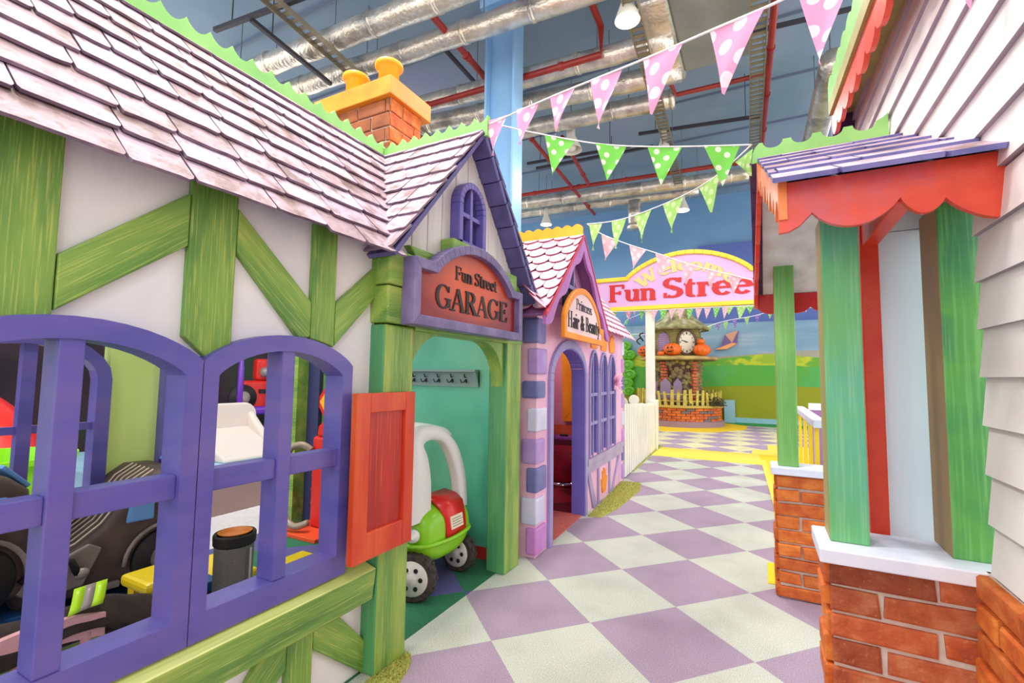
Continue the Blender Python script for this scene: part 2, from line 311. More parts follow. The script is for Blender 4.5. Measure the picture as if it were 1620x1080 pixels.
def lettering(mb, text, o, u, v, n, d, h, width, T=.16, t=.06, bend=None, only=None):
    """text fitted into `width`, cap height h, in frame o,u,v; bend(x)->(dx,dy,angle)"""
    o, u, v, n = Vector(o), Vector(u), Vector(v), Vector(n)
    adv = sum(GL[c][0] for c in text); sx = width/adv
    x = 0; cnt = [0]; word = 0
    for ch in text:
        w, strokes = GL[ch]; cx = x+w/2
        if ch == ' ': word += 1
        if only is not None and word != only: x += w; continue
        def P(px, py):
            if bend:
                bx, by, an = bend((x+w/2)*sx); lx = (px-w/2)*sx; ly = py*h
                return o+u*(bx+lx*math.cos(an)-ly*math.sin(an))+v*(by+lx*math.sin(an)+ly*math.cos(an))
            return o+u*((x+px)*sx)+v*(py*h)
        def seg(a, b, wa, wb):
            da = Vector((b[0]-a[0], b[1]-a[1]));
            if da.length < 1e-6: return
            q = Vector((-da.y, da.x)).normalized()
            pts = [P(a[0]+q.x*wa/2, a[1]+q.y*wa/2), P(b[0]+q.x*wb/2, b[1]+q.y*wb/2), P(b[0]-q.x*wb/2, b[1]-q.y*wb/2), P(a[0]-q.x*wa/2, a[1]-q.y*wa/2)]
            cnt[0] += 1; e = n*(cnt[0] % 40)*.00012; mb.hexa([p-e for p in pts]+[p+n*d+e for p in pts])
        for st in strokes:
            if st[0] == 'L':
                wd = T if st[5] == 'T' else t; seg((st[1], st[2]), (st[3], st[4]), wd, wd)
            else:
                _, ax, ay, rx, ry, a0, a1 = st; k = max(4, int(abs(a1-a0)/18))
                for i in range(k):
                    b0, b1 = math.radians(a0+(a1-a0)*i/k), math.radians(a0+(a1-a0)*(i+1)/k)
                    wa = t+(T-t)*abs(math.cos(b0))**1.3; wb = t+(T-t)*abs(math.cos(b1))**1.3
                    seg((ax+rx*math.cos(b0), ay+ry*math.sin(b0)), (ax+rx*math.cos(b1), ay+ry*math.sin(b1)), wa, wb)
        x += w
# ---------------------------------------------------------------- roofs and bricks
def shingles(mb, o, u, v, n, length, rows, expo, wid, lim=None, thick=.009, lift=.010, chamfer=.2, seed=1, jit=.3, over=.35, vmax=99):
    """rows of separate tiles: u along the eave, v up the slope, n outwards. lim(row)->(u0,u1)"""
    o, u, v, n = Vector(o), Vector(u).normalized(), Vector(v).normalized(), Vector(n).normalized(); R = random.Random(seed)
    for r in range(rows):
        u0, u1 = lim(r) if lim else (0, length)
        x = u0 - (wid*.5 if r % 2 else 0) - R.random()*wid*.3
        while x < u1-.005:
            w = wid*(1+R.uniform(-jit, jit)); a, b = max(x, u0), min(x+w-.004, u1); x += w
            if b-a < .012: continue
            y0 = r*expo+R.uniform(-.008, .008); y1 = min((r+1+over)*expo, vmax); cl = min(chamfer*expo, (b-a)*.4)*R.uniform(.2, 1.0)
            z0 = lift*1.5+R.uniform(0, .004); z1 = 0
            j_ = lambda: R.uniform(-.004, .004); cl2 = cl*R.uniform(.1, .5); pl = [(a, y0+cl2+.004), (a+cl2, y0+j_()), (a+(b-a)*.28, y0+j_()), (a+(b-a)*.5, y0+j_()), (a+(b-a)*.74, y0+j_()), (b-cl, y0+j_()), (b-cl*.3, y0+cl*.4+.002), (b, y0+cl*.9+.006), (b-.002+j_()*.4, (y0+y1)/2), (b, y1), (a, y1)]
            def Q(p, e): tt = (p[1]-y0)/(y1-y0); return o+u*p[0]+v*p[1]+n*(z0*(1-tt)+z1*tt+e)
            mb.t = R.random(); k = len(pl); i0 = mb.add([Q(p, 0) for p in pl]+[Q(p, thick) for p in pl])
            mb.face(range(i0+k, i0+2*k), 0); mb.face(range(i0, i0+k), 1)
            for i in range(k): mb.face((i0+i, i0+(i+1) % k, i0+k+(i+1) % k, i0+k+i), 1)
    mb.t = .5
def scales(mb, o, u, v, n, rows, expo, wid, lim, thick=.006, lift=.016, seed=2, vmax=99):
    """fish-scale tiles with round lower ends"""
    o, u, v, n = Vector(o), Vector(u).normalized(), Vector(v).normalized(), Vector(n).normalized(); R = random.Random(seed)
    for r in range(rows):
        u0, u1 = lim(r); x = u0-(wid*.5 if r % 2 else 0)
        while x < u1-.01:
            a, b = max(x+.002, u0), min(x+wid-.002, u1); x += wid
            if b-a < .02: continue
            y0 = r*expo; y1 = min((r+1.3)*expo, vmax); c, h = (a+b)/2, (b-a)/2; rr = expo*.55
            pl = [(c+h*math.cos(PI+PI*i/8), y0+rr+rr*math.sin(PI+PI*i/8)) for i in range(9)]+[(b, y1), (a, y1)]
            def Q(p, e): tt = (p[1]-y0)/(y1-y0); return o+u*p[0]+v*p[1]+n*(lift*(1-tt)+e)
            mb.t = R.random(); k = len(pl); i0 = mb.add([Q(p, 0) for p in pl]+[Q(p, thick) for p in pl])
            mb.face(range(i0+k, i0+2*k), 0); mb.face(range(i0, i0+k), 1)
            for i in range(k): mb.face((i0+i, i0+(i+1) % k, i0+k+(i+1) % k, i0+k+i), 1)
    mb.t = .5
def bricks(mb, o, u, n, width, z0, z1, L_=.25, h=.0735, thick=.02, gap=.012, start=0, seed=5, wob=.004, m=0):
    """brick faces standing proud by thick on a wall face: o corner at ground, u along, n outward"""
    o, u, n = Vector(o), Vector(u).normalized(), Vector(n).normalized(); R = random.Random(seed)
    rows = int(round((z1-z0)/h)); h = (z1-z0)/rows
    for r in range(rows):
        x = -(L_*.5 if (r+start) % 2 else 0); zb = z1-(r+1)*h+gap*.5; zt = z1-r*h-gap*.5
        while x < width-.01:
            a, b = max(x, 0), min(x+L_-gap, width); x += L_
            if b-a < .02: continue
            mb.t = R.random(); j = lambda: R.uniform(-wob, wob)
            f = [(a+j(), zb+j()), (b+j(), zb+j()), (b+j(), zt+j()), (a+j(), zt+j())]; tk = thick*R.uniform(.7, 1.15)
            i_ = .006
            g = [(f[0][0]+i_, f[0][1]+i_), (f[1][0]-i_, f[1][1]+i_), (f[2][0]-i_, f[2][1]-i_), (f[3][0]+i_, f[3][1]-i_)]
            A_ = [o+u*p[0]+EZ*p[1] for p in f]; B_ = [o+u*p[0]+EZ*p[1]+n*tk*.75 for p in f]; D_ = [o+u*p[0]+EZ*p[1]+n*tk for p in g]
            k = mb.add(A_+B_+D_)
            for q in range(4):
                p = (q+1) % 4; mb.face((k+q, k+p, k+4+p, k+4+q), m); mb.face((k+4+q, k+4+p, k+8+p, k+8+q), m)
            mb.face((k+8, k+9, k+10, k+11), m)
    mb.t = .5
def crest(mb, p0, p1, zb, zt, pitch, amp, th, m=0, bite=True, up=EZ):
    """scalloped board standing on a ridge from p0 to p1"""
    p0, p1 = Vector(p0), Vector(p1); d = (p1-p0); Lg = d.length; d.normalize(); nrm = d.cross(EZ).normalized()
    n = max(1, int(round(Lg/pitch))); top = []
    for i in range(n):
        for k in range(8):
            t = k/8; x = (i+t)*Lg/n
            y = zt-amp*math.sin(PI*t)**.8 if bite else zt-amp+amp*abs(math.sin(PI*t))
            top.append((x, y))
    top.append((Lg, zt if bite else zt-amp))
    for a, b in zip(top[:-1], top[1:]):
        mb.prism([(a[0], zb), (b[0], zb), b, a], p0-nrm*th/2-EZ*p0.z, d, EZ, nrm, th, m)
# ================================================================ the hall
mb = MB(); mb.box(-9, 5, -4, 15, -.06, 0)
floor = struct(mb.build('floor', tiles('lilac_cream_rubber_tiles', (180, 156, 180), (214, 216, 204))))
def inlay(name, pts, mat, z=.003):
    mb = MB(); mb.prism(pts, (0, 0, -.002), EX, EY, EZ, z+.002); return mb.build(name, mat, floor)
inlay('interior_tiles', [(-3.1, -.6), (-1.42, -.6), (-1.42, 2.75), (-3.3, 2.75)], tiles('green_violet_rubber_tiles', (96, 92, 156), (40, 118, 84)), .003)
pale = paint('pale_rubber_flooring', [(196, 188, 190), (210, 204, 206)], (40, 40, 40), rough=.8)
brown = paint('brown_rubber_flooring', [(108, 84, 80), (140, 112, 106)], (160, 160, 10), rough=.85)
yel = paint('yellow_rubber_flooring', [(236, 208, 62), (250, 226, 100)], (120, 120, 10), rough=.8)
yel2 = paint('deep_yellow_rubber_flooring', [(232, 192, 10), (246, 210, 30)], (120, 120, 10), rough=.8)
inlay('pale_floor_zone', [(-7, .4), (-3.1, .4), (-3.35, 3.2), (-7, 6)], pale, .002)
inlay('brown_path', [(-4.95, 1.0), (-3.95, 1.0), (-3.95, 4), (-4.95, 4)], brown, .006)
inlay('salon_tiles', [(-2.6, 2.95), (-1.36, 2.95), (-1.36, 3.95), (-1.42, 5.4), (-2.6, 5.4)], tiles('red_rubber_tiles', (196, 40, 52), (136, 26, 40)), .003)
inlay('salon_door_mat', [(-1.62, 3.1), (-1.33, 3.1), (-1.36, 3.93), (-1.62, 3.93)], paint('speckled_red_mat', [(120, 70, 66), (206, 96, 86), (220, 130, 120)], (220, 220, 220), rough=.9), .006)
inlay('yellow_band', [(-1.56, 7.45), (.02, 7.45), (-.04, 8.42), (-1.56, 8.42)], yel, .004)
inlay('yellow_edge', [(.088, 3.9), (.26, 3.9), (.26, 7.0), (2.2, 7.0), (2.2, 8.42), (-.04, 8.42), (.02, 7.45), (.092, 5.4)], yel2, .003)
inlay('yellow_edge_light', [(.09, 5.2), (.14, 5.2), (.05, 7.9), (-.01, 7.9)], yel, .006)
inlay('yellow_block', [(.02, 3.2), (.5, 3.2), (.5, 3.55), (.02, 3.55)], yel2, .005)
inlay('far_tiles', [(-3, 8.42), (-.14, 8.42), (-.12, 8.95), (.1, 9.0), (.1, 9.7), (1.6, 9.7), (1.6, 12.4), (-3, 11.7)], tiles('lilac_yellow_rubber_tiles', (196, 168, 194), (248, 238, 190)), .002)
inlay('yellow_bay', [(-.14, 8.42), (1.8, 8.42), (1.8, 9.7), (.1, 9.7), (.1, 9.0), (-.12, 8.95)], yel, .004)
inlay('yellow_ring', [(-4, 10.6), (-1.9, 10.9), (-.9, 11.3), (-.3, 12.3), (-.3, 13.3), (-1, 13.9), (-4, 13.9)], yel2, .005)
inlay('green_strip', [(-4, 13.6), (3, 13.2), (3, 14.2), (-4, 14.2)], flat('green_rubber_flooring', (40, 150, 70), .8), .004)
# turf strips (uncountable tufts)
def turf(name, label, poly, h=.016, n=2600, seed=1):
    R = random.Random(seed); mb = MB(); mb.prism(poly, (0, 0, 0), EX, EY, EZ, .006, 0)
    xs = [p[0] for p in poly]; ys = [p[1] for p in poly]
    def inside(x, y):
        c = False; k = len(poly)
        for i in range(k):
            (x1, y1), (x2, y2) = poly[i], poly[(i+1) % k]
            if (y1 > y) != (y2 > y) and x < (x2-x1)*(y-y1)/(y2-y1)+x1: c = not c
        return c
    for _ in range(n):
        x, y = R.uniform(min(xs), max(xs)), R.uniform(min(ys), max(ys))
        if not inside(x, y): continue
        a = R.uniform(0, PI); w = .003; hh = h*R.uniform(.5, 1); lx, ly = R.uniform(-.008, .008), R.uniform(-.008, .008); mb.t = R.random()
        i = mb.add([(x-w*math.cos(a), y-w*math.sin(a), .005), (x+w*math.cos(a), y+w*math.sin(a), .005), (x+lx, y+ly, hh)]); mb.face((i, i+1, i+2), 0)
    o = mb.build(name, paint('turf_'+name, [(176, 178, 84), (214, 214, 124)], (90, 90, 90), rough=.9, tint=[(190, 190, 150), (255, 255, 255)]))
    tag(o, label, 'grass'); o['kind'] = 'stuff'; return o
def blob(y0, y1, xin, w, n=20):
    return [(xin, y0), (xin, y1)]+[(xin+w*(abs(math.sin(PI*(i+.5)/n))**.45), y1+(y0-y1)*(i+.5)/n) for i in range(n)]
turf('grass_mat', 'yellowish artificial grass patch at foot of green post below window', blob(1.02, 1.66, -1.36, .13), seed=3, n=5000)
turf('grass_strip', 'yellow-green turf strip along base of pink house wall', [(-1.31, 3.93), (-1.41, 5.4), (-1.2, 5.45), (-1.13, 5.1), (-1.15, 4.3), (-1.2, 3.95)], seed=4, n=5200, h=.02)
# ceiling
cm = paint('blue_grey_ceiling', [(112, 138, 158), (132, 154, 176), (144, 150, 184)], (.35, .35, .35), rough=.7)
mb = MB(); mb.box(-12, 6, -4, 15, 6.5, 6.7)
ceil = struct(mb.build('ceiling', cm))
mb = MB()
for i in range(9): mb.box(-12, 6, 1.2+i*1.6, 1.225+i*1.6, 6.46, 6.5)
mb.build('purlin_ribs', flat('ceiling_rib_paint', (98, 112, 134), .6), ceil)
# back walls and mural
wb = paint('hall_blue_wall', [(94, 140, 182), (114, 156, 194)], (.5, .5, .5), rough=.6)
mb = MB(); mb.box(-12, 6, 14.62, 14.75, 0, 6.5)
wall_back = struct(mb.build('wall_back', wb))
mb = MB(); mb.box(-1.5, 6, 14.45, 14.62, 2.5, 5.0)
mb.build('blue_box_panel', flat('violet_blue_wall_panel', (82, 102, 170), .6), wall_back)
sky = paint('mural_sky_paint', [(112, 150, 178), (136, 168, 190), (206, 206, 214)], (.22, .22, 1.5), [.38, .55, .7], rough=.7, detail=5)
mb = MB(); mb.box(-9, 5, 14.3, 14.44, 0, 2.72)
mural = struct(mb.build('wall_mural', sky))
def hills(name, pts, zb, mat, d):
    mb = MB()
    for a, b in zip(pts[:-1], pts[1:]): mb.prism([(a[0], zb), (b[0], zb), b, a], (0, 14.3-d, 0), EX, EZ, EY, d)
    return mb.build(name, mat, mural)
def curve(x0, x1, z, amp, per, ph, n=40): return [(x0+(x1-x0)*i/n, z+amp*math.sin((x0+(x1-x0)*i/n)*per+ph)) for i in range(n+1)]
hills('distant_hills', curve(-9, 5, 1.86, .07, 1.4, 0), .5, paint('distant_hill_paint', [(150, 150, 130), (168, 164, 150)], (2, 2, 2), rough=.7), .010)
hills('field_hills', curve(-9, 5, 1.78, .06, 2.1, 1), .5, paint('patchwork_field_paint', [(150, 180, 50), (196, 206, 40), (104, 170, 52)], (1.6, 1.6, 3.5), [.4, .5, .56], rough=.7), .014)
hills('green_hills', curve(-9, 5, 1.52, .03, 1.2, 2), .3, paint('mural_green_paint', [(70, 168, 70), (92, 172, 62), (80, 178, 110)], (.5, .5, .5), rough=.7), .018)
hills('olive_hills', curve(-9, 5, .88, .12, .55, 1.3), .0, paint('mural_olive_paint', [(140, 148, 16), (156, 160, 20)], (.5, .5, .5), rough=.7), .022)
mb = MB(); mb.box(-.86, 5, 14.22, 14.28, 0, .13)
struct(mb.build('baseboard_back', flat('pale_blue_baseboard', (150, 200, 220), .5)))
mb = MB(); mb.box(-.86, -.6, 14.0, 14.2, 0, .6)
struct(mb.build('trim_1', flat('pale_blue_box_paint', (150, 196, 214), .5)))
# dark play zone beyond the cottage
mb = MB(); mb.box(-8.1, -8, -4, 9, 0, 3.2)
struct(mb.build('wall_left', paint('dark_play_zone_wall', [(26, 18, 24), (50, 30, 40), (36, 54, 40)], (1.2, 1.2, 1.2), rough=.8)))
# ================================================================ left cottage with the garage
XW = -1.43
cot = thing('playhouse', 'white plaster and green timber playhouse with lilac slate roof, garage gable and brick chimney', 'playhouse', (-1.5, .9, 0))
def zin(y):   # top of the violet frame outline
    for c, h in ((.487, .287), (1.05, .272)):
        if abs(y-c) <= h: return 1.205+.095*max(0, 1-((y-c)/(h+.005))**2)**.8
    return None
mb = MB(); n = 60
for i in range(n):
    y0, y1 = -.6+2.08*i/n, -.6+2.08*(i+1)/n; ym = (y0+y1)/2
    zb = zin(ym)
    if zb: mb.box(XW-.06, XW, y0, y1, zb-.03, 1.76); mb.box(XW-.06, XW, y0, y1, 0, .47)
    else: mb.box(XW-.06, XW, y0, y1, 0, 1.76)
mb.build('wall', M['plaster'], cot)
mb = MB(); mb.box(-2.62, -2.56, 1.037, 1.262, 0, 1.75); mb.box(-2.62, -2.56, -.6, 1.04, 0, .66); mb.box(-2.62, -2.56, -.6, .1, .6, 1.75)
mb.box(-2.62, -2.56, .1, 1.04, 1.3, 1.75)
lab(mb.build('rear_wall', paint('lime_interior_paint', [(208, 232, 128), (218, 240, 144)], (2, 2, 2), rough=.5), cot), 'lime green inner rear wall')
V = M['violet']
def winframe(name, o0, o1, side_z, top_z, ih, parent, X0=XW-.045, X1=XW+.05, y_mull=None, wf=.046):
    """o0,o1 outer y's; frame of one arched window"""
    c = (o0+o1)/2; r = (o1-o0)/2; N_ = 18; cs = [math.cos(PI*i/N_) for i in range(N_+1)]; ri = r-wf
    oc = [(c+r*t, 1.205+(top_z-1.205)*max(0, 1-t*t)**.8) for t in cs]
    ic = [(c+ri*t, 1.168+(top_z-.052-1.168)*max(0, 1-t*t)**.8) for t in cs]
    mb = MB(); f = ((X0, 0, 0), EY, EZ, EX, X1-X0)
    mb.band([(o1, .44)]+oc+[(o0, .44)], [(o1-wf, .44)]+ic+[(o0+wf, .44)], *f)
    mb.box(X0, X1, o0+wf, o1-wf, .44, .515)
    fr = mb.build(name, V, parent)
    return fr, c
for nm, (a, b) in {'l': (.20, .776), 'r': (.774, 1.324)}.items():
    fr, c = winframe('window_frame', a, b, 1.13, 1.302, 0, cot)
    mb = MB(); mb.box(XW-.035, XW+.045, c-.024, c+.024, .515, 1.255); mb.build('mullion', V, fr, bevel=.003)
    for s_ in (-1, 1):
        mb = MB(); y = sorted((c+s_*.024, c+s_*((b-a)/2-.046))); mb.box(XW-.02, XW+.035, y[0], y[1], .838, .9); mb.build('glazing_bar', V, fr, bevel=.003)
# facade timbers (y,z)
G_ = M['green']; tx = (XW-.002, XW+.022)
for pts, gr in (([(.315, 1.27), (.455, 1.30), (.455, 1.72), (.315, 1.72)], (0, 1)),
                ([(.458, 1.312), (.73, 1.53), (.73, 1.68), (.458, 1.442)], (.275, .23)),
                ([(.732, 1.275), (.80, 1.215), (.866, 1.262), (.866, 1.72), (.732, 1.72)], (0, 1)),
                ([(.868, 1.545), (1.10, 1.30), (1.147, 1.305), (1.147, 1.43), (.868, 1.68)], (.275, -.24)),
                ([(1.149, 1.30), (1.20, 1.29), (1.253, 1.275), (1.253, 1.72), (1.149, 1.72)], (0, 1)),
                ([(1.256, 1.28), (1.50, 1.535), (1.50, 1.66), (1.256, 1.44)], (.26, .22)),
                ([(-.2, 1.2), (-.06, 1.2), (-.06, 1.72), (-.2, 1.72)], (0, 1)),
                ([(-.05, 1.3), (.05, 1.3), (.31, 1.55), (.31, 1.69)], (.3, .25)),
                ([(1.112, 0), (1.215, 0), (1.215, .32), (1.112, .32)], (0, 1)),
                ([(1.217, .21), (1.49, -.02), (1.49, .10), (1.30, .31), (1.217, .31)], (.27, -.22)),
                ([(.80, .02), (.9, .02), (1.11, .20), (1.11, .31), (1.04, .31)], (.25, .2)),
                ([(.5, 0), (.6, 0), (.6, .32), (.5, .32)], (0, 1))):
    timber('timber', pts, tx[0], tx[1], G_, cot, gr)
# sill beam
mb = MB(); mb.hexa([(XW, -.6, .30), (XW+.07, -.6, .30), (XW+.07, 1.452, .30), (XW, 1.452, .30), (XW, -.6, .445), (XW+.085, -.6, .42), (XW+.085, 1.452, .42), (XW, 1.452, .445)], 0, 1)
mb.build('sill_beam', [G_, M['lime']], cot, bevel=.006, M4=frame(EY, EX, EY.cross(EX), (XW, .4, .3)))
# garage posts, lintel, brackets
for (x0, x1, y0, y1) in ((-1.49, -1.35, 1.462, 1.645), (-1.49, -1.36, 2.54, 2.73)):
    post('post', x0, x1, y0, y1, 0, 1.385, [G_, M['green_side']], cot, bevel=.01)
mb = MB(); mb.box(-1.49, -1.335, 1.455, 1.66, 1.39, 1.545); mb.box(-1.49, -1.33, 1.455, 1.66, 1.55, 1.70)
mb.build('post_head', [G_], cot, bevel=.008, M4=frame(EY, EX, EY.cross(EX), (-1.4, 1.5, 1.4)))
mb = MB(); mb.prism([(1.66, 1.375), (2.73, 1.375), (2.73, 1.70), (2.66, 1.75), (1.60, 1.75), (1.66, 1.70)], (-1.48, 0, 0), EY, EZ, EX, .125)
mb.build('lintel', G_, cot, bevel=.006, M4=frame(EY, EX, EY.cross(EX), (-1.4, 1.5, 1.4)))
def bracket(yc, sgn, parent):
    R_ = .265; N_ = 12; mb = MB()
    inner = [(yc+sgn*(R_-R_*math.cos(PI/2*i/N_)), 1.11+R_*math.sin(PI/2*i/N_)) for i in range(N_+1)]
    outer = [(yc+sgn*(.0+max(0, (i-N_*.55))/(N_*.45)*R_), min(1.375, 1.11+R_*i/(N_*.55))) for i in range(N_+1)]
    mb.band(inner, outer, (-1.47, 0, 0), EY, EZ, EX, .085)
    mb.build('bracket', M['green'], parent, M4=frame(EZ, EX, EY, (-1.4, yc, 1.2)))
bracket(1.648, 1, cot); bracket(2.538, -1, cot)
# gable wall with grooved boards
mb = MB(); yb = 1.43; wbd = .1135
for i in range(12):
    y0, y1 = yb+i*wbd+.003, yb+(i+1)*wbd-.003
    t0, t1 = 2.46-1.17*abs(y0-2.11), 2.46-1.17*abs(y1-2.11)
    if y0 < 2.11 < y1: mb.prism([(y0, 1.68), (y1, 1.68), (y1, t1), (2.11, 2.46), (y0, t0)], (-1.42, 0, 0), EY, EZ, EX, .03)
    else: mb.prism([(y0, 1.68), (y1, 1.68), (y1, t1), (y0, t0)], (-1.42, 0, 0), EY, EZ, EX, .03)
mb.build('gable_boards', M['clad'], cot, bevel=.003)
# small gable window
def mini_window(y0, y1, z0, zs, zt, X, parent, t=.035):
    mb = MB(); oc = arch(y0, y1, zs, zt, 12); ic = arch(y0+t, y1-t, zs, zt-t, 12)
    mb.band([(y1, z0)]+oc+[(y0, z0)], [(y1-t, z0)]+ic+[(y0+t, z0)], (X, 0, 0), EY, EZ, EX, .06)
    mb.box(X, X+.06, y0, y1, z0-.02, z0+.02)
    fr = mb.build('gable_window', V, parent, bevel=.004)
    mb = MB(); mb.prism([(y1-t*.5, z0)]+arch(y0+t*.5, y1-t*.5, zs, zt-t*.5, 12)+[(y0+t*.5, z0)], (X+.004, 0, 0), EY, EZ, EX, .008)
    mb.build('pane', flat('dark_violet_pane_paint', (58, 56, 116), .4), fr)
    mb = MB(); c = (y0+y1)/2; mb.box(X+.01, X+.045, c-.011, c+.011, z0, zt-t); zc = (z0+zt)/2-.01; mb.box(X+.01, X+.043, y0+t*.6, y1-t*.6, zc-.011, zc+.011)
    mb.build('glazing_bars', V, fr); return fr
mini_window(1.95, 2.215, 1.85, 2.06, 2.2, -1.39, cot)
mb = MB(); mb.box(-1.39, -1.31, 1.87, 2.28, 1.79, 1.85); lab(mb.build('window_ledge', G_, cot, bevel=.008), 'green ledge under gable window')
mb = MB(); mb.box(-1.39, -1.33, 2.44, 2.6, 1.70, 1.80); mb.build('corner_block', G_, cot, bevel=.01)
# roofs
S_ = [M['shingle'], M['shingle_edge']]
nv = Vector((-.70, 0, .84)).normalized(); nn = Vector((.84, 0, .70)).normalized(); SL = 1.10; E0 = Vector((-1.30, -.7, 1.655))
ex = SL/9.6
mb = MB(); shingles(mb, E0, EY, nv, nn, 0, 10, ex, .185, lim=lambda r: (0, 2.12+.7*ex*(r+.6)*.98/1.0+.03), seed=7, jit=.35, lift=.010, vmax=SL)
mb.build('main_roof_tiles', S_, cot)
mb = MB(); a = E0-nn*.002+nv*.09; t_ = nn*.01
p = [a, a+EY*2.18, a+nv*(SL-.09)+EY*2.83, a+nv*(SL-.09)]; mb.hexa([q-t_ for q in p]+p); mb.build('main_roof_deck', M['tile_under'], cot)
gs = Vector((0, .69, .83)).normalized(); gn = Vector((0, -.83, .69)).normalized(); G0 = Vector((-2.1, 1.42, 1.672))
mb = MB(); shingles(mb, G0, EX, gs, gn, .82, 9, 1.08/8.6, .13, seed=9, jit=.35, lim=lambda r: (0, .82), lift=.009, vmax=1.075)
mb.build('gable_roof_tiles', S_, cot)
mb = MB(); a = G0-gn*.004; p = [a, a+EX*.815, a+EX*.815+gs*1.08, a+gs*1.08]; mb.hexa([q-gn*.02 for q in p]+p); mb.build('gable_roof_deck', M['tile_under'], cot)
gs2 = Vector((0, -.69, .83)).normalized(); gn2 = Vector((0, .83, .69)).normalized(); G1 = Vector((-1.28, 2.80, 1.672))
mb = MB(); shingles(mb, G1, -EX, gs2, gn2, .8, 9, 1.08/8.6, .13, seed=10, lim=lambda r: (0, .8), thick=.016, vmax=1.075)
mb.build('gable_roof_tiles', [M['shingle'], M['tile_under']], cot)
mb = MB()
for r in range(8):   # thick stepped tile ends on the overhang
    e = 1.08/8; q0 = G1+gs2*(r*e)-gn2*.012; q1 = G1+gs2*((r+1)*e-.006)-gn2*.004
    mb.hexa([q0-gn2*.03, q0-gn2*.03-EX*.16, q1-gn2*.03-EX*.16, q1-gn2*.03, q0, q0-EX*.16, q1-EX*.16, q1])
mb.build('gable_soffit_tiles', M['tile_under'], cot, bevel=.003)
CG = M['crest']
mb = MB(); crest(mb, (-2.0, -.7, 0), (-2.0, 2.08, 0), 2.455, 2.582, .092, .036, .03); lab(mb.build('ridge_crest', CG, cot), 'long light green scalloped ridge board')
mb = MB(); crest(mb, (-2.02, 2.11, 0), (-1.265, 2.11, 0), 2.46, 2.575, .085, .034, .03); mb.build('ridge_crest', CG, cot)
# chimney
mb = MB(); mb.box(-2.74, -2.19, 2.35, 2.66, 2.0, 3.06, 0); bk = mb
bricks(mb, (-2.74, 2.35, 0), EX, -EY, .55, 2.35, 3.06, L_=.26, h=.095, thick=.014, gap=.010, seed=3, m=2)
bricks(mb, (-2.19, 2.35, 0), EY, EX, .31, 2.35, 3.06, L_=.24, h=.095, thick=.014, gap=.010, seed=4, start=1, m=1)
chim = mb.build('chimney', [M['mortar'], M['brick_orange'], paint('brown_red_brick', [(136, 72, 40), (162, 90, 50)], (12, 12, 12), rough=.7, bump=.4)], cot)
OC = paint('amber_cap_paint', [(232, 134, 40), (246, 160, 44)], (5, 5, 5), rough=.4)
mb = MB(); mb.box(-2.9, -2.15, 2.30, 2.74, 3.06, 3.19); lab(mb.build('chimney_cap', OC, chim, bevel=.006), 'amber orange slab cap')
for cx in (-2.62, -2.30):
    mb = MB(); mb.lathe([(.070, 0), (.072, .15), (.088, .155), (.098, .165), (.100, .178), (.094, .19), (.072, .192), (.066, .18), (.060, .05)], (cx, 2.44, 3.19), seg=32)
    mb.build('chimney_pot', paint('chimney_pot_orange', [(246, 150, 30), (252, 184, 40)], (6, 6, 6), rough=.35), chim, smooth=True)
# shutter
mb = MB(); x0 = -1.342; y0, y1, z0, z1 = 1.288, 1.618, .482, 1.105; st = .07
mb.box(x0, x0+.03, y0, y0+st, z0, z1); mb.box(x0, x0+.03, y1-st*.8, y1, z0, z1)
mb.box(x0, x0+.028, y0+st, y1-st*.8, z0, z0+.1); mb.box(x0, x0+.028, y0+st, y1-st*.8, z1-.075, z1)
sh = mb.build('shutter', M['red_wood'], cot, bevel=.003)
mb = MB(); mb.box(x0+.004, x0+.014, y0+st, y1-st*.8, z0+.1, z1-.075); lab(mb.build('shutter_panel', M['red_panel'], sh), 'recessed deeper red panel')
# garage side wall (teal, faces the camera)
mb = MB(); mb.box(-3.5, -1.49, 2.70, 2.76, .0, 1.75, 0)
teal = paint('teal_green_interior_paint', [(66, 158, 130), (96, 190, 160), (124, 200, 166)], (1.3, 1.3, 1.3), rough=.45)
gw = lab(mb.build('garage_wall', teal, cot), 'teal green inner garage wall')
mb = MB(); mb.box(-3.0, -1.49, 2.685, 2.70, 0.0, .075); lab(mb.build('skirting', flat('red_skirting', (196, 44, 44), .4), gw), 'red skirting')
mb = MB(); mb.box(-3.36, -3.24, 2.54, 2.7, 0, 1.75); lab(mb.build('corner_post', M['green'], cot), 'yellow-green corner post')
mb = MB(); mb.box(-3.24, -3.11, 2.64, 2.70, 0.0, 1.75); mb.build('jamb_strip', flat('navy_jamb_paint', (48, 50, 98), .5), gw)
mb = MB(); mb.box(-3.11, -2.3, 2.675, 2.7, .075, 1.75); mb.build('green_lining', paint('mid_green_lining', [(80, 142, 46), (112, 168, 60)], (3, 3, 3), rough=.5), gw)
# rear window frame and rear door jamb
mb = MB(); mb.band([(1.037, .66)]+arch(.46, 1.037, 1.14, 1.33, 12)+[(.46, .66)], [(.985, .66)]+arch(.512, .985, 1.14, 1.28, 12)+[(.512, .66)], (-2.6, 0, 0), EY, EZ, EX, .07)
mb.box(-2.6, -2.53, .46, 1.037, .60, .665)
rf = lab(mb.build('rear_window_frame', V, cot), 'violet arched frame in rear wall')
mb = MB(); mb.box(-2.58, -2.54, .748, .79, .66, 1.3); mb.box(-2.575, -2.55, .51, .99, .925, .955); mb.build('glazing_bars', V, rf)
mb = MB(); mb.box(-2.64, -2.52, 1.235, 1.285, 0, 1.7); lab(mb.build('rear_door_jamb', V, cot), 'violet doorway jamb in rear wall')
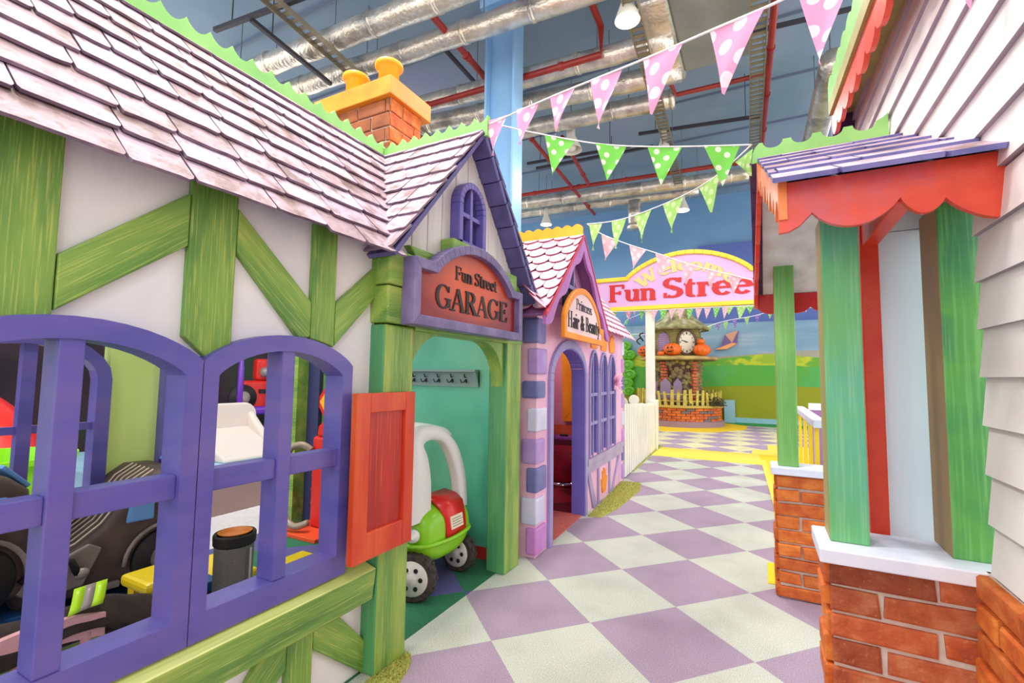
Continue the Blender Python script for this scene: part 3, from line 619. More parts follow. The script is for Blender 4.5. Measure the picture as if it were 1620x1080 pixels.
# garage sign
def outline(y0, y1, z0, zs, ya, yb_, zt, n=22, p=.9):
    c, r = (ya+yb_)/2, (yb_-ya)/2
    top = []
    for i in range(n+1):
        t = math.cos(PI*i/n); top.append((c+r*t, zs+(zt-zs)*max(0, 1-t*t)**p))
    return [(y0, z0), (y1, z0), (y1, zs)]+top+([(y0, zs)] if ya-y0 > .02 else [])
def inset_outline(*a, n=22, p=.9):
    t = a[-1]; P = [Vector(q) for q in outline(*a[:-1], n=n, p=p)]; k = len(P); out = []
    for i in range(k):
        a_, b_, c_ = P[i-1], P[i], P[(i+1) % k]; d1 = (b_-a_).normalized(); d2 = (c_-b_).normalized()
        n1 = Vector((-d1.y, d1.x)); n2 = Vector((-d2.y, d2.x)); m = (n1+n2); m = m/max(.35, m.length_squared)*2 if m.length else n1
        out.append(tuple(b_+m*t))
    return out
def sign(name, label, X, dims, t, fm, bm_, th=.05):
    T_ = thing(name, label, 'sign', (X, (dims[0]+dims[1])/2, dims[2]))
    mb = MB(); o = outline(*dims); i = inset_outline(*dims, t); mb.band(o, i, (X, 0, 0), EY, EZ, EX, th, closed=True); mb.build('sign_frame', fm, T_, bevel=.004)
    mb = MB(); mb.prism(inset_outline(*dims, t*.5), (X+.004, 0, 0), EY, EZ, EX, th*.45); b = mb.build('sign_board', bm_, T_)
    return T_
def airbrushed(name, mid, edge, r=1.0):
    m, N, L, P = newmat(name); P.inputs['Roughness'].default_value = .35
    tc = N.new('ShaderNodeTexCoord'); mp = N.new('ShaderNodeMapping'); mp.inputs['Location'].default_value = (-1, -1, -1); mp.inputs['Scale'].default_value = (2, 2, 2)
    L.new(tc.outputs['Generated'], mp.inputs[0]); sp = N.new('ShaderNodeSeparateXYZ'); L.new(mp.outputs[0], sp.inputs[0])
    def mth(op, a, b=None):
        q = N.new('ShaderNodeMath'); q.operation = op; L.new(a, q.inputs[0])
        if b is not None: q.inputs[1].default_value = b
        return q
    a = mth('ABSOLUTE', sp.outputs[1]); b = mth('ABSOLUTE', sp.outputs[2]); a = mth('POWER', a.outputs[0], 2.6); b = mth('POWER', b.outputs[0], 2.6)
    s_ = mth('ADD', a.outputs[0]); L.new(b.outputs[0], s_.inputs[1])
    nz = N.new('ShaderNodeTexNoise'); nz.inputs['Scale'].default_value = 4; L.new(tc.outputs['Object'], nz.inputs['Vector']); nn_ = mth('MULTIPLY', nz.outputs[0], .5); s2_ = mth('ADD', s_.outputs[0]); L.new(nn_.outputs[0], s2_.inputs[1])
    rp_ = N.new('ShaderNodeValToRGB'); rp_.color_ramp.elements[0].position = .25; rp_.color_ramp.elements[0].color = lin(mid); rp_.color_ramp.elements[1].position = r; rp_.color_ramp.elements[1].color = lin(edge)
    L.new(s2_.outputs[0], rp_.inputs[0]); L.new(rp_.outputs[0], P.inputs['Base Color']); return m
rb = airbrushed('orange_red_sign_paint', (216, 86, 34), (138, 26, 26))
gsn = sign('garage_sign', 'orange-red arched sign reading Fun Street GARAGE in violet frame above garage doorway', -1.335, (1.535, 2.55, 1.388, 1.678, 1.68, 2.44, 1.835), .045, M['purple_frame'], rb, .07)
ink = flat('black_lettering', (36, 26, 30), .5)
mb = MB(); lettering(mb, 'GARAGE', (-1.30, 1.722, 1.487), EY, EZ, EX, .004, .112, .69, .17, .06); mb.build('lettering', ink, gsn)
for k in (0, 1): mb = MB(); lettering(mb, 'Fun Street', (-1.30, 1.875, 1.642), EY, EZ, EX, .004, .066, .41, .16, .07, only=k); mb.build('lettering', ink, gsn)
# coat rack on the teal wall
rk = thing('coat_rack', 'grey wooden coat rack with five black hooks on teal garage wall', 'coat rack', (-1.95, 2.70, 1.1))
gm = paint('grey_rack_paint', [(120, 150, 150), (140, 164, 160)], (4, 4, 4), rough=.5)
mb = MB(); mb.box(-2.26, -1.655, 2.685, 2.70, 1.10, 1.20); mb.box(-2.26, -1.655, 2.64, 2.70, 1.20, 1.215); mb.prism([(2.70, 1.10), (2.645, 1.2), (2.7, 1.2)], (-1.655, 0, 0), EY, EZ, EX, -.015); mb.build('rack_board', gm, rk)
for hx in (-2.19, -2.085, -1.975, -1.863, -1.752):
    mb = MB(); mb.tube([(hx, 2.684, 1.165), (hx, 2.668, 1.162), (hx, 2.66, 1.185)], .004, 6)
    for s_ in (-1, 1): mb.tube([(hx, 2.684, 1.15), (hx+s_*.008, 2.672, 1.13), (hx+s_*.02, 2.662, 1.128), (hx+s_*.026, 2.655, 1.15)], .004, 6)
    mb.build('hook', M['black'], rk, smooth=True)
# ================================================================ toys behind the cottage windows
dk = paint('dark_brown_plush', [(66, 52, 48), (92, 74, 68)], (8, 8, 8), rough=.65, bump=.2, bscale=16)
grey_p = paint('grey_silver_vinyl', [(120, 108, 104), (160, 148, 142)], (10, 10, 10), rough=.3)
cream = flat('cream_piping', (226, 206, 176), .5)
blue_p = flat('sky_blue_vinyl', (104, 160, 222), .4)
def plush_car(name, label, O, ux, uy, s=1.0):
    """ux = along the car (front = -), uy = towards its far side"""
    O, ux, uy = Vector(O), Vector(ux).normalized(), Vector(uy).normalized()
    T_ = thing(name, label, 'toy car', O)
    prof = [(-.42, .05), (.15, .05), (.17, .25), (.15, .40), (.08, .465), (-.04, .47), (-.10, .43), (-.15, .36), (-.20, .29), (-.27, .235), (-.36, .195), (-.42, .17), (-.44, .12)]
    mb = MB(); mb.prism([(p[0]*s, p[1]*s) for p in prof], O, ux, EZ, uy, .42*s)
    b = mb.build('body', dk, T_, bevel=.035, seg=4, smooth=True)
    # pinstriped bonnet
    for k in range(6):
        f = .03+.045*k; mb = MB(); pts = [(-.04, .477), (-.10, .437), (-.15, .367), (-.20, .297), (-.27, .242), (-.36, .202), (-.42, .176), (-.435, .13)]
        mb.tube([O+ux*p[0]*s+EZ*(p[1]*s+.004)+uy*f*s for p in pts], .003, 6); mb.build('pinstripe', cream, b)
    mb = MB(); mb.prism([(x*s, z*s) for x, z in ((-.13, .29), (-.04, .29), (-.04, .37), (-.12, .37))], O-uy*.012, ux, EZ, uy, .02); lab(mb.build('side_window', blue_p, T_, bevel=.006), 'sky blue side window')
    mb = MB(); mb.prism([(x*s, z*s) for x, z in ((-.015, .29), (.10, .29), (.09, .39), (-.015, .39))], O-uy*.012, ux, EZ, uy, .02); mb.build('side_window', blue_p, T_, bevel=.006)
    mb = MB(); mb.prism([(.155*s, .40*s), (.165*s, .41*s), (.095*s, .485*s), (.085*s, .475*s)], O+uy*.05, ux, EZ, uy, .32*s); mb.build('rear_window', blue_p, T_, bevel=.004)
    for wx in (.01,):
        c = O+ux*wx*s+EZ*.13*s-uy*.012
        mb = MB(); mb.lathe([(.0, 0), (.105*s, 0), (.12*s, .015), (.11*s, .03)], c+uy*.028, -uy, 28); w = mb.build('wheel', M['black'], T_, smooth=True)
        mb = MB(); mb.ball(c-uy*.008, .055*s, sc=(1, 1, 1)); mb.build('hubcap', grey_p, w, smooth=True)
        mb = MB(); mb.tube([c-uy*.0+ux*(.14*s*math.cos(a))+EZ*(.14*s*math.sin(a)) for a in [PI*i/14 for i in range(15)]], .008*s, 8); mb.build('wheel_arch', grey_p, T_, smooth=True)
    # lamp panel and strap handle near the front
    mb = MB(); mb.prism([(x*s, z*s) for x, z in ((-.43, .13), (-.38, .09), (-.25, .10), (-.20, .22), (-.24, .245), (-.36, .19))], O-uy*.016, ux, EZ, uy, .02); hp = lab(mb.build('lamp_panel', grey_p, T_, bevel=.006), 'silver grey lamp panel')
    mb = MB(); mb.tube([O-uy*.03+ux*(x*s)+EZ*(z*s) for x, z in ((-.42, .17), (-.36, .215), (-.29, .20), (-.27, .15))], .012*s, 8); mb.build('handle', M['black'], hp, smooth=True)
    mb = MB(); mb.ball(O-uy*.02+ux*(-.26*s)+EZ*(.15*s), .026*s, sc=(1, 1, .8)); mb.build('knob', grey_p, hp, smooth=True)
    mb = MB(); mb.prism([(-.24*s, .06*s), (-.14*s, .06*s), (-.14*s, .085*s), (-.24*s, .085*s)], O-uy*.02, ux, EZ, uy, .02); mb.build('sill_trim', grey_p, T_, bevel=.005)
    return T_
plush_car('plush_car', 'dark brown soft toy car with cream pinstriped bonnet seen through left window', (-2.19, 1.11, .293), (.12, 1, 0), (-1, .12, 0), 1.0)
plush_car('plush_car', 'dark soft toy car with blue windscreen at the far left edge of window', (-2.20, .55, .36), (-.05, 1, 0), (-1, -.05, 0), 1.02)
# low display bench under the plush cars
mb = MB(); mb.box(-2.56, -2.08, -.2, 1.29, .25, .293); mb.box(-2.56, -2.10, -.1, .74, .293, .356); 
bn = thing('low_bench', 'low wooden bench carrying the dark toy cars behind window', 'bench', (-2.3, .5, 0))
mb.build('bench_top', flat('blue_bench_paint', (44, 96, 160), .5), bn, bevel=.006)
for (a, b) in ((-2.52, -.15), (-2.14, -.15), (-2.52, 1.22), (-2.14, 1.22)):
    mb = MB(); mb.box(a, a+.05, b, b+.05, 0, .25); mb.build('leg', dk, bn)
# pink chair with firefighter jacket
pink = flat('pink_chair_paint', (224, 166, 172), .45)
ch = thing('pink_chair', 'small pink wooden chair behind window under the firefighter jacket', 'chair', (-1.78, .55, 0))
mb = MB(); N_ = 12
for i in range(N_):
    y0, y1 = .42+.32*i/N_, .42+.32*(i+1)/N_
    f = lambda y: .44+.025*math.sin(PI*(y-.42)/.32)
    mb.hexa([(-1.76, y0, f(y0)-.045), (-1.74, y0, f(y0)-.045), (-1.74, y1, f(y1)-.045), (-1.76, y1, f(y1)-.045), (-1.76, y0, f(y0)+.02), (-1.74, y0, f(y0)+.02), (-1.74, y1, f(y1)+.02), (-1.76, y1, f(y1)+.02)])
mb.build('top_rail', pink, ch)
for y in (.46, .56, .70):
    mb = MB(); mb.tube([(-1.75, y, .42), (-1.76, y-.01, .24)], .013, 10); mb.build('spindle', pink, ch, smooth=True)
mb = MB(); mb.box(-2.0, -1.75, .42, .74, .22, .245); mb.build('seat', pink, ch, bevel=.008)
for (x, y) in ((-1.77, .44), (-1.77, .71), (-1.98, .44), (-1.98, .71)):
    mb = MB(); mb.tube([(x, y, .22), (x, y, 0)], .014, 8); mb.build('leg', pink, ch, smooth=True)
jk = paint('dark_jacket_cloth', [(38, 28, 26), (60, 46, 40)], (12, 12, 12), rough=.8, bump=.6, bscale=25)
mb = MB(); n = 22; m_ = 8; R = random.Random(4); g = []
for i in range(n+1):
    y = .30+.60*i/n; top = .53+.03*math.sin(7*y)-.9*max(0, y-.74)**1.3-.5*max(0, .40-y)
    row = []
    for k in range(m_+1):
        t = k/m_; x = -1.80+.075*math.sin(PI*(t-.5)*.9)+R.uniform(-.004, .004); z = top-abs(t-.5)*(.30 if t < .5 else .17+.05*math.sin(16*y)+.35*max(0, y-.66))+R.uniform(-.004, .004)
        row.append((x, y, z))
    g.append(mb.add(row))
for i in range(n):
    for k in range(m_): mb.face((g[i]+k, g[i]+k+1, g[i+1]+k+1, g[i+1]+k))
jo = thing('firefighter_jacket', 'dark firefighter jacket with lime reflective stripe hung over pink chair', 'jacket', (-1.8, .55, .3))
o = mb.build('cloth', jk, jo, smooth=True); sd = o.modifiers.new('solid', 'SOLIDIFY'); sd.thickness = .012; ss = o.modifiers.new('sub', 'SUBSURF'); ss.levels = 1; ss.render_levels = 1
lm = flat('lime_reflective_tape', (178, 226, 20), .35); gy = flat('silver_reflective_tape', (150, 140, 136), .3)
def strip(y0, y1, mat, nm):
    mb = MB(); pr = None
    for t in (.52, .60, .68, .76, .84):
        x = -1.80+.075*math.sin(PI*(t-.5)*.9)+.013; z = lambda y: .545-abs(t-.5)*(.19+.05*math.sin(16*y))
        k = mb.add([(x, y0+.10*(1-t), z(y0)), (x, y1+.10*(1-t), z(y1))])
        if pr is not None: mb.face((pr, pr+1, k+1, k))
        pr = k
    ob = mb.build(nm, mat, jo, smooth=True); q = ob.modifiers.new('solid', 'SOLIDIFY'); q.thickness = .004
strip(.628, .655, lm, 'reflective_stripe'); strip(.655, .680, gy, 'reflective_stripe'); strip(.680, .708, lm, 'reflective_stripe')
# yellow child table and benches
ym = paint('yellow_plastic', [(226, 196, 20), (238, 208, 30)], (5, 5, 5), rough=.35)
def little_table(label, x0, x1, y0, y1, h, th=.04):
    T_ = thing('play_table', label, 'table', ((x0+x1)/2, (y0+y1)/2, 0)); mb = MB(); mb.box(x0, x1, y0, y1, h-th, h); mb.build('tabletop', ym, T_, bevel=.014)
    for (x, y) in ((x0+.02, y0+.02), (x0+.02, y1-.06), (x1-.06, y0+.02), (x1-.06, y1-.06)):
        mb = MB(); mb.box(x, x+.04, y, y+.04, 0, h-th); mb.build('leg', ym, T_)
little_table('yellow plastic play table behind the middle window post', -2.02, -1.84, .89, 1.03, .46)
little_table('yellow low play table behind the grey bin', -2.75, -2.35, 1.42, 1.66, .16)
little_table('yellow low play table with dark papers near hose', -2.50, -2.15, 1.78, 2.05, .10)
# oval bin
bn_ = thing('waste_bin', 'grey oval waste bin with black rim and orange liner behind right window', 'bin', (-1.98, 1.28, .0))
def oval(r, h, k=1.35): return [(-1.98+r*math.cos(a)*.85, 1.28+r*k*math.sin(a)*.66, h) for a in [2*PI*i/28 for i in range(28)]]
def stack(levels, mat, nm, caps=True):
    mb = MB(); pr = None
    for r, h in levels:
        k = mb.add(oval(r, h))
        if pr is not None:
            for i in range(28): mb.face((pr+i, pr+(i+1) % 28, k+(i+1) % 28, k+i))
        else: f0 = k
        pr = k
    if caps: mb.face(range(f0, f0+28)); mb.face(range(pr, pr+28))
    return mb.build(nm, mat, bn_, smooth=False)
stack([(.075, 0), (.082, .03), (.085, .46), (.078, .462), (.075, .30)], paint('speckled_grey_bin', [(92, 88, 86), (132, 126, 122)], (300, 300, 300), rough=.45), 'bucket')
stack([(.084, .455), (.091, .462), (.093, .498), (.088, .505), (.076, .50), (.075, .45)], M['black'], 'rim', False)
stack([(.055, .494), (.074, .508), (.07, .503), (.05, .49)], flat('orange_liner', (196, 110, 30), .5), 'liner')
mb = MB(); mb.tube([(-1.9, 1.30, .02), (-1.9, 1.30, .45)], .004, 6); mb.build('seam', flat('bright_seam', (210, 210, 212), .3, .6), bn_)
# petrol pump and hose
pp = thing('toy_petrol_pump', 'red toy petrol pump with curved grey hose beside green inner wall', 'toy pump', (-2.910, 2.58, 0))
rp = flat('red_pump_plastic', (216, 40, 32), .35)
mb = MB(); mb.box(-3.020, -2.780, 2.52, 2.66, 0.03, .70); mb.prism([(-2.980, .70), (-2.820, .70), (-2.830, .78), (-2.900, .83), (-2.970, .78)], (0, 2.52, 0), EX, EZ, EY, .14); mb.build('body', rp, pp, bevel=.02)
mb = MB(); mb.box(-3.160, -2.740, 2.34, 2.66, 0.003, .03); lab(mb.build('base_plate', flat('orange_red_base', (232, 84, 44), .4), pp, bevel=.004), 'orange-red base plate')
mb = MB(); cc = [(-3.000, 2.50, .60), (-3.060, 2.46, .64), (-3.140, 2.42, .60), (-3.160, 2.40, .45), (-3.140, 2.38, .25), (-3.090, 2.37, .12), (-3.000, 2.38, .07), (-2.910, 2.42, .10)]
def smoothpts(P, n=6):
    P = [Vector(p) for p in P]; out = []
    for i in range(len(P)-1):
        a, b, c, d = P[max(i-1, 0)], P[i], P[i+1], P[min(i+2, len(P)-1)]
        for k in range(n):
            t = k/n; out.append(.5*((2*b)+(c-a)*t+(2*a-5*b+4*c-d)*t*t+(3*b-a-3*c+d)*t**3))
    out.append(P[-1]); return out
mb.tube(smoothpts(cc), .024, 12); lab(mb.build('hose', flat('grey_brown_hose', (150, 132, 118), .3), pp, smooth=True), 'glossy grey hose')
for i in range(5):
    mb = MB(); mb.ball((-3.025, 2.54, .2+i*.1), .009); mb.build('rivet', rp, pp, smooth=True)
sg = thing('diamond_sign', 'red and yellow diamond warning sign on green wall above toy pump', 'sign', (-2.980, 2.62, .8))
mb = MB(); mb.prism([(-2.980, .74), (-2.820, .95), (-2.980, 1.16), (-3.140, .95)], (0, 2.645, 0), EX, EZ, EY, .012); mb.build('sign_frame', rp, sg)
mb = MB(); mb.prism([(-2.980, .80), (-2.865, .95), (-2.980, 1.10), (-3.095, .95)], (0, 2.638, 0), EX, EZ, EY, .008); mb.build('sign_face', flat('amber_sign_face', (244, 180, 30), .4), sg)
# ---------------- play zone beyond: deck, slide, posts, ball bucket, red tube, painted truck
mb = MB(); mb.box(-7.2, -4.95, 2.2, 4.6, .0, .20); tag(mb.build('play_deck', paint('pale_blue_deck', [(150, 202, 226), (176, 216, 236)], (1.5, 20, 3), rough=.45), bevel=.02), 'pale blue play deck beyond the cottage', 'deck')
sl = thing('toddler_slide', 'cream plastic toddler slide on pale blue deck', 'slide', (-5.6, 3.4, .2))
cp = flat('cream_plastic', (224, 214, 206), .35)
def rr(x0, x1, z0, z1, r, n=6):
    out = [(x0, z0), (x1, z0)]
    out += [(x1-r+r*math.cos(a), z1-r+r*math.sin(a)) for a in [PI/2*k/n for k in range(n+1)]]
    out += [(x0+r+r*math.cos(a), z1-r+r*math.sin(a)) for a in [PI/2+PI/2*k/n for k in range(n+1)]]
    return out
mb = MB(); mb.prism(rr(3.02, 3.86, .2, .80, .16), (-5.72, 0, 0), EY, EZ, EX, .06); mb.build('back_panel', cp, sl, bevel=.02)
for y in (3.02, 3.74):
    mb = MB(); mb.prism([(0, .2), (.5, .2), (.5, .30), (.30, .46), (0, .72)], (-5.70, y, 0), EX, EZ, EY, .09); mb.build('side_wall', cp, sl, bevel=.03)
mb = MB(); mb.hexa([(-5.66, 3.1, .2), (-5.05, 3.1, .2), (-5.05, 3.75, .2), (-5.66, 3.75, .2), (-5.66, 3.1, .52), (-5.05, 3.1, .24), (-5.05, 3.75, .24), (-5.66, 3.75, .52)]); mb.build('chute', cp, sl, bevel=.02)
pu = flat('purple_tube_padding', (104, 44, 170), .35)
for i, (x, y, r, l) in enumerate(((-6.5, 4.16, .04, 'purple padded post right of the slide behind window'), (-6.5, 4.85, .05, 'purple padded post behind red toy truck'), (-6.5, 1.92, .03, 'purple padded post behind red slide tube'), (-6.5, 2.14, .04, 'slim purple post behind left window bars'))):
    mb = MB(); mb.tube([(x, y, 0), (x, y, 1.25), (x, y, 1.26), (x, y, 3)], [r, r, r*.8, r*.8], 14); tag(mb.build('play_post', pu, smooth=True), l, 'post', None)
mb = MB(); mb.tube([(-6.5, 3.9, .62), (-6.5, 5.6, .62)], .06, 12); mb.tube([(-6.5, 3.9, .35), (-6.5, 5.6, .35)], .04, 12); tag(mb.build('play_rail', pu, smooth=True), 'horizontal purple padded rails behind the deck', 'rail')
tk = thing('toy_truck', 'red toy truck front with grey wheel on black block behind deck', 'toy truck', (-6.8, 4.5, 0))
mb = MB(); mb.box(-7.0, -6.72, 4.38, 4.85, 0, .64); mb.build('stand_block', M['black'], tk)
mb = MB(); mb.box(-6.85, -6.7, 4.36, 4.85, .62, 1.05); mb.box(-6.85, -6.7, 4.55, 4.85, 1.05, 1.38); mb.build('body', rp, tk, bevel=.05, seg=4)
mb = MB(); mb.lathe([(0, 0), (.16, 0), (.19, .03), (.19, .08)], (-6.78, 4.36, .80), (1, -.2, 0), 26); w = mb.build('wheel', M['black'], tk, smooth=True)
mb = MB(); mb.lathe([(0, 0), (.08, 0), (.1, -.02)], (-6.68, 4.34, .80), (1, -.2, 0), 22); mb.build('hub', grey_p, w, smooth=True)
mb = MB(); mb.ball((-6.7, 4.66, 1.18), .08); mb.build('headlamp', grey_p, tk, smooth=True)
mb = MB(); mb.box(-6.7, -6.68, 4.58, 4.8, .86, .92); mb.build('grille', M['black'], tk)
mb = MB(); mb.lathe([(.55, 0), (.55, 1.2)], (-5.3, .9, .72), (-.3, 1, 0), 30); 
mb = MB(); mb.tube(smoothpts([(-4.9, 1.3, .36), (-5.1, 1.28, .62), (-5.6, 1.1, .85), (-6.3, .8, 1.0)]), .32, 24); tag(mb.build('slide_tube', rp, smooth=True), 'glossy red slide tube behind left window', 'slide')
bk_ = thing('ball_bucket', 'lime green plastic tub behind left window bars', 'tub', (-4.2, 1.15, 0))
mb = MB(); mb.lathe([(.28, 0), (.36, .60), (.385, .605), (.385, .64), (.35, .64), (.27, .05)], (-4.2, 1.15, .0), seg=32); mb.build('bucket', flat('lime_plastic', (140, 218, 20), .35), bk_, smooth=False)
# ================================================================ green ride-on car in the garage doorway
co = thing('ride_on_car', 'lime green and white plastic ride-on car parked in garage doorway', 'ride-on car', (-1.82, 2.24, 0))
lg = paint('lime_green_plastic', [(128, 196, 24), (140, 206, 30)], (3, 3, 3), rough=.3)
# body: lofted rounded sections along -x
mb = MB(); secs = []
for (x, zc, hw, hh) in ((-1.535, .29, .16, .06), (-1.55, .30, .205, .115), (-1.60, .31, .232, .15), (-1.70, .32, .24, .165), (-1.85, .30, .24, .14), (-2.05, .28, .24, .13), (-2.2, .29, .235, .14), (-2.30, .29, .2, .12), (-2.33, .29, .15, .07)):
    ring = []
    for i in range(28):
        a = 2*PI*i/28; c_, s_ = math.cos(a), math.sin(a); e = .62
        yy = math.copysign(abs(c_)**e, c_)*hw*(1.0 if s_ > -.2 else 1-.22*abs(s_)); zz = math.copysign(abs(s_)**e, s_)*hh
        ring.append((x, 2.245+yy, zc+zz))
    secs.append(mb.add(ring))
for a, b in zip(secs[:-1], secs[1:]):
    for i in range(28): mb.face((a+i, a+(i+1) % 28, b+(i+1) % 28, b+i))
mb.face(range(secs[0], secs[0]+28)); mb.face(range(secs[-1], secs[-1]+28))
o = mb.build('body', lg, co, smooth=True); q = o.modifiers.new('sub', 'SUBSURF'); q.levels = 1; q.render_levels = 2
mb = MB(); mb.tube(smoothpts([(-2.1, 2.0, .285), (-1.66, 1.998, .285), (-1.56, 2.04, .285), (-1.527, 2.12, .285), (-1.52, 2.245, .28), (-1.527, 2.37, .285), (-1.56, 2.45, .285), (-1.66, 2.492, .285), (-2.1, 2.49, .285)]), .012, 8); mb.build('body_crease', lg, co, smooth=True)
# roof hoop: four tapering pillars meeting in a roof
wp = flat('warm_white_plastic', (228, 228, 228), .35)
def slabtube(path, ws, ds, side):
    mb = MB(); pr = None; path = smoothpts(path, 5); k_ = len(path)
    for i, p in enumerate(path):
        t = i/(k_-1)*(len(ws)-1); a = int(min(t, len(ws)-2)); f = t-a; w = ws[a]*(1-f)+ws[a+1]*f; d = ds[a]*(1-f)+ds[a+1]*f
        T_ = (path[min(i+1, k_-1)]-path[max(i-1, 0)]).normalized(); A_ = (Vector(side)-T_*T_.dot(Vector(side))).normalized(); B_ = T_.cross(A_)
        rg = [p+A_*(w/2*math.copysign(abs(math.cos(q))**.6, math.cos(q)))+B_*(d/2*math.copysign(abs(math.sin(q))**.6, math.sin(q))) for q in [2*PI*j/14 for j in range(14)]]
        k = mb.add(rg)
        if pr is not None:
            for j in range(14): mb.face((pr+j, pr+(j+1) % 14, k+(j+1) % 14, k+j))
        else: mb.face(range(k, k+14))
        pr = k
    mb.face(range(pr, pr+14)); return mb
ho = [(1.965, .40), (1.955, .60), (1.96, .78), (1.995, .88), (2.128, .898), (2.26, .857), (2.379, .768), (2.458, .63), (2.492, .487), (2.50, .39)]
hi_ = [(2.15, .40), (2.145, .594), (2.108, .722), (2.06, .795), (2.132, .818), (2.238, .795), (2.31, .729), (2.375, .621), (2.41, .512), (2.42, .39)]
def s2(P): return [(q.x, q.y) for q in smoothpts([(a, b, 0) for a, b in P], 3)]
mb = MB(); a_, b_ = s2(ho), s2(hi_); k = len(a_); i0 = []
for x in (-1.67, -1.655, -1.615, -1.60):
    e = .012 if x in (-1.67, -1.60) else 0
    i0.append((mb.add([Vector((x, *(Vector(p).lerp(Vector(q), e/.12)))) for p, q in zip(a_, b_)]), mb.add([Vector((x, *(Vector(q).lerp(Vector(p), e/.12)))) for p, q in zip(a_, b_)])))
for j in range(k-1):
    for (A0, B0), (A1, B1) in zip(i0[:-1], i0[1:]): mb.face((A0+j, A0+j+1, A1+j+1, A1+j)); mb.face((B0+j, B0+j+1, B1+j+1, B1+j))
    for (A0, B0) in (i0[0], i0[-1]): mb.face((A0+j, A0+j+1, B0+j+1, B0+j))
lab(mb.build('roof_hoop', wp, co, smooth=True), 'white roof hoop of two pillars')
for y in (2.05, 2.44):
    mb = slabtube([(-2.2, y, .40), (-2.2, y, .6), (-2.16, y*.9+.2245, .78), (-2.05, y*.8+.449, .87)], [.08, .07, .07, .08], [.05]*4, (1, 0, 0)); mb.build('pillar', wp, co, smooth=True)
mb = MB(); secs = []
for (x, hw, z, th) in ((-1.64, .13, .84, .02), (-1.68, .16, .862, .03), (-1.80, .18, .872, .04), (-1.95, .20, .877, .04), (-2.08, .20, .865, .04), (-2.17, .17, .84, .02)):
    rg = []
    for j in range(16):
        q = 2*PI*j/16; yy = math.copysign(abs(math.cos(q))**.6, math.cos(q))*hw; rg.append((x, 2.245+yy, z-.16*(abs(yy)/.2)**2.5*.35+math.sin(q)*th/2))
    secs.append(mb.add(rg))
for a, b in zip(secs[:-1], secs[1:]):
    for i in range(16): mb.face((a+i, a+(i+1) % 16, b+(i+1) % 16, b+i))
mb.face(range(secs[0], secs[0]+16)); mb.face(range(secs[-1], secs[-1]+16))
mb.build('roof', wp, co, smooth=True)
# red panel with sticker
rg_ = paint('red_plastic', [(206, 26, 30), (222, 34, 34)], (3, 3, 3), rough=.3)
mb = MB(); pr = None
for (x, z) in ((-1.70, .492), (-1.62, .478), (-1.572, .445), (-1.545, .395), (-1.534, .33), (-1.532, .29)):
    k = mb.add([(x, 2.17+(0 if z > .4 else .015), z), (x, 2.395-(0 if z > .4 else .02), z)])
    if pr is not None: mb.face((pr, pr+1, k+1, k))
    pr = k
o = mb.build('tailgate', rg_, co, smooth=True); lab(o, 'red tailgate panel'); q = o.modifiers.new('solid', 'SOLIDIFY'); q.thickness = .012; q.offset = 0
mb = MB(); mb.hexa([(-1.5225, 2.225, .325), (-1.5225, 2.34, .325), (-1.53, 2.34, .325), (-1.53, 2.225, .325), (-1.5335, 2.225, .392), (-1.5335, 2.34, .392), (-1.541, 2.34, .392), (-1.541, 2.225, .392)])
st_ = mb.build('sticker', flat('cream_sticker', (228, 220, 196), .5), o)
mb = MB()
for i in range(4): z = .337+.013*i; xx = -1.5218-(z-.325)*.165; mb.box(xx-.002, xx+.0005, 2.235, 2.335-.012*(i % 2), z, z+.004)
mb.build('sticker_print', flat('grey_print', (140, 132, 120), .6), st_)
mb = MB(); mb.lathe([(.032, 0), (.036, .012), (.03, .03), (.014, .034), (.012, .05), (.0, .052)], (-1.62, 2.01, .34), (.55, -.83, 0), 20); lab(mb.build('fuel_cap', flat('white_cap_plastic', (232, 232, 230), .35), co, smooth=True), 'round white fuel cap')
def wheel(x, y, r, w, ax):
    mb = MB(); mb.lathe([(r*.7, 0), (r*.92, 0), (r, w*.15), (r, w*.85), (r*.9, w), (r*.6, w)], (x, y, r), ax, 36)
    for k in range(20):
        a = 2*PI*k/20; E1 = EZ.cross(Vector(ax)).normalized(); c = Vector((x, y, r))+Vector(ax)*w*(.28 if k % 2 else .72)+(E1*math.cos(a)+EZ*math.sin(a))*(r*1.0); mb.obox(c, E1*math.cos(a)+EZ*math.sin(a), ax, -E1*math.sin(a)+EZ*math.cos(a), .008, w*.4, .014)
    t = mb.build('wheel', paint('dusty_black_tyre', [(44, 38, 36), (74, 66, 60)], (50, 50, 50), rough=.8), co)
    mb = MB(); mb.lathe([(r*.72, -.001), (r*.69, -.009), (r*.28, -.006), (r*.22, -.016), (.001, -.018)], (x, y, r), ax, 30, cap=False)
    h = mb.build('hub', flat('off_white_hub', (220, 216, 212), .4), t, smooth=True)
    for k in range(6):
        a = 2*PI*k/6; c = Vector((x, y, r))+Vector(ax)*(-.005)+(E1*math.cos(a)+EZ*math.sin(a))*(r*.42); mb = MB(); mb.lathe([(.0, -.006), (.012, -.006), (.012, .002)], c, ax, 10)
        mb.build('vent_hole', M['black'], t)
wheel(-1.615, 2.0, .124, .06, (-.3, .954, 0)); wheel(-1.64, 2.44, .115, .06, (0, 1, 0)); wheel(-2.18, 2.0, .09, .05, (0, 1, 0)); wheel(-2.18, 2.43, .09, .05, (0, 1, 0))
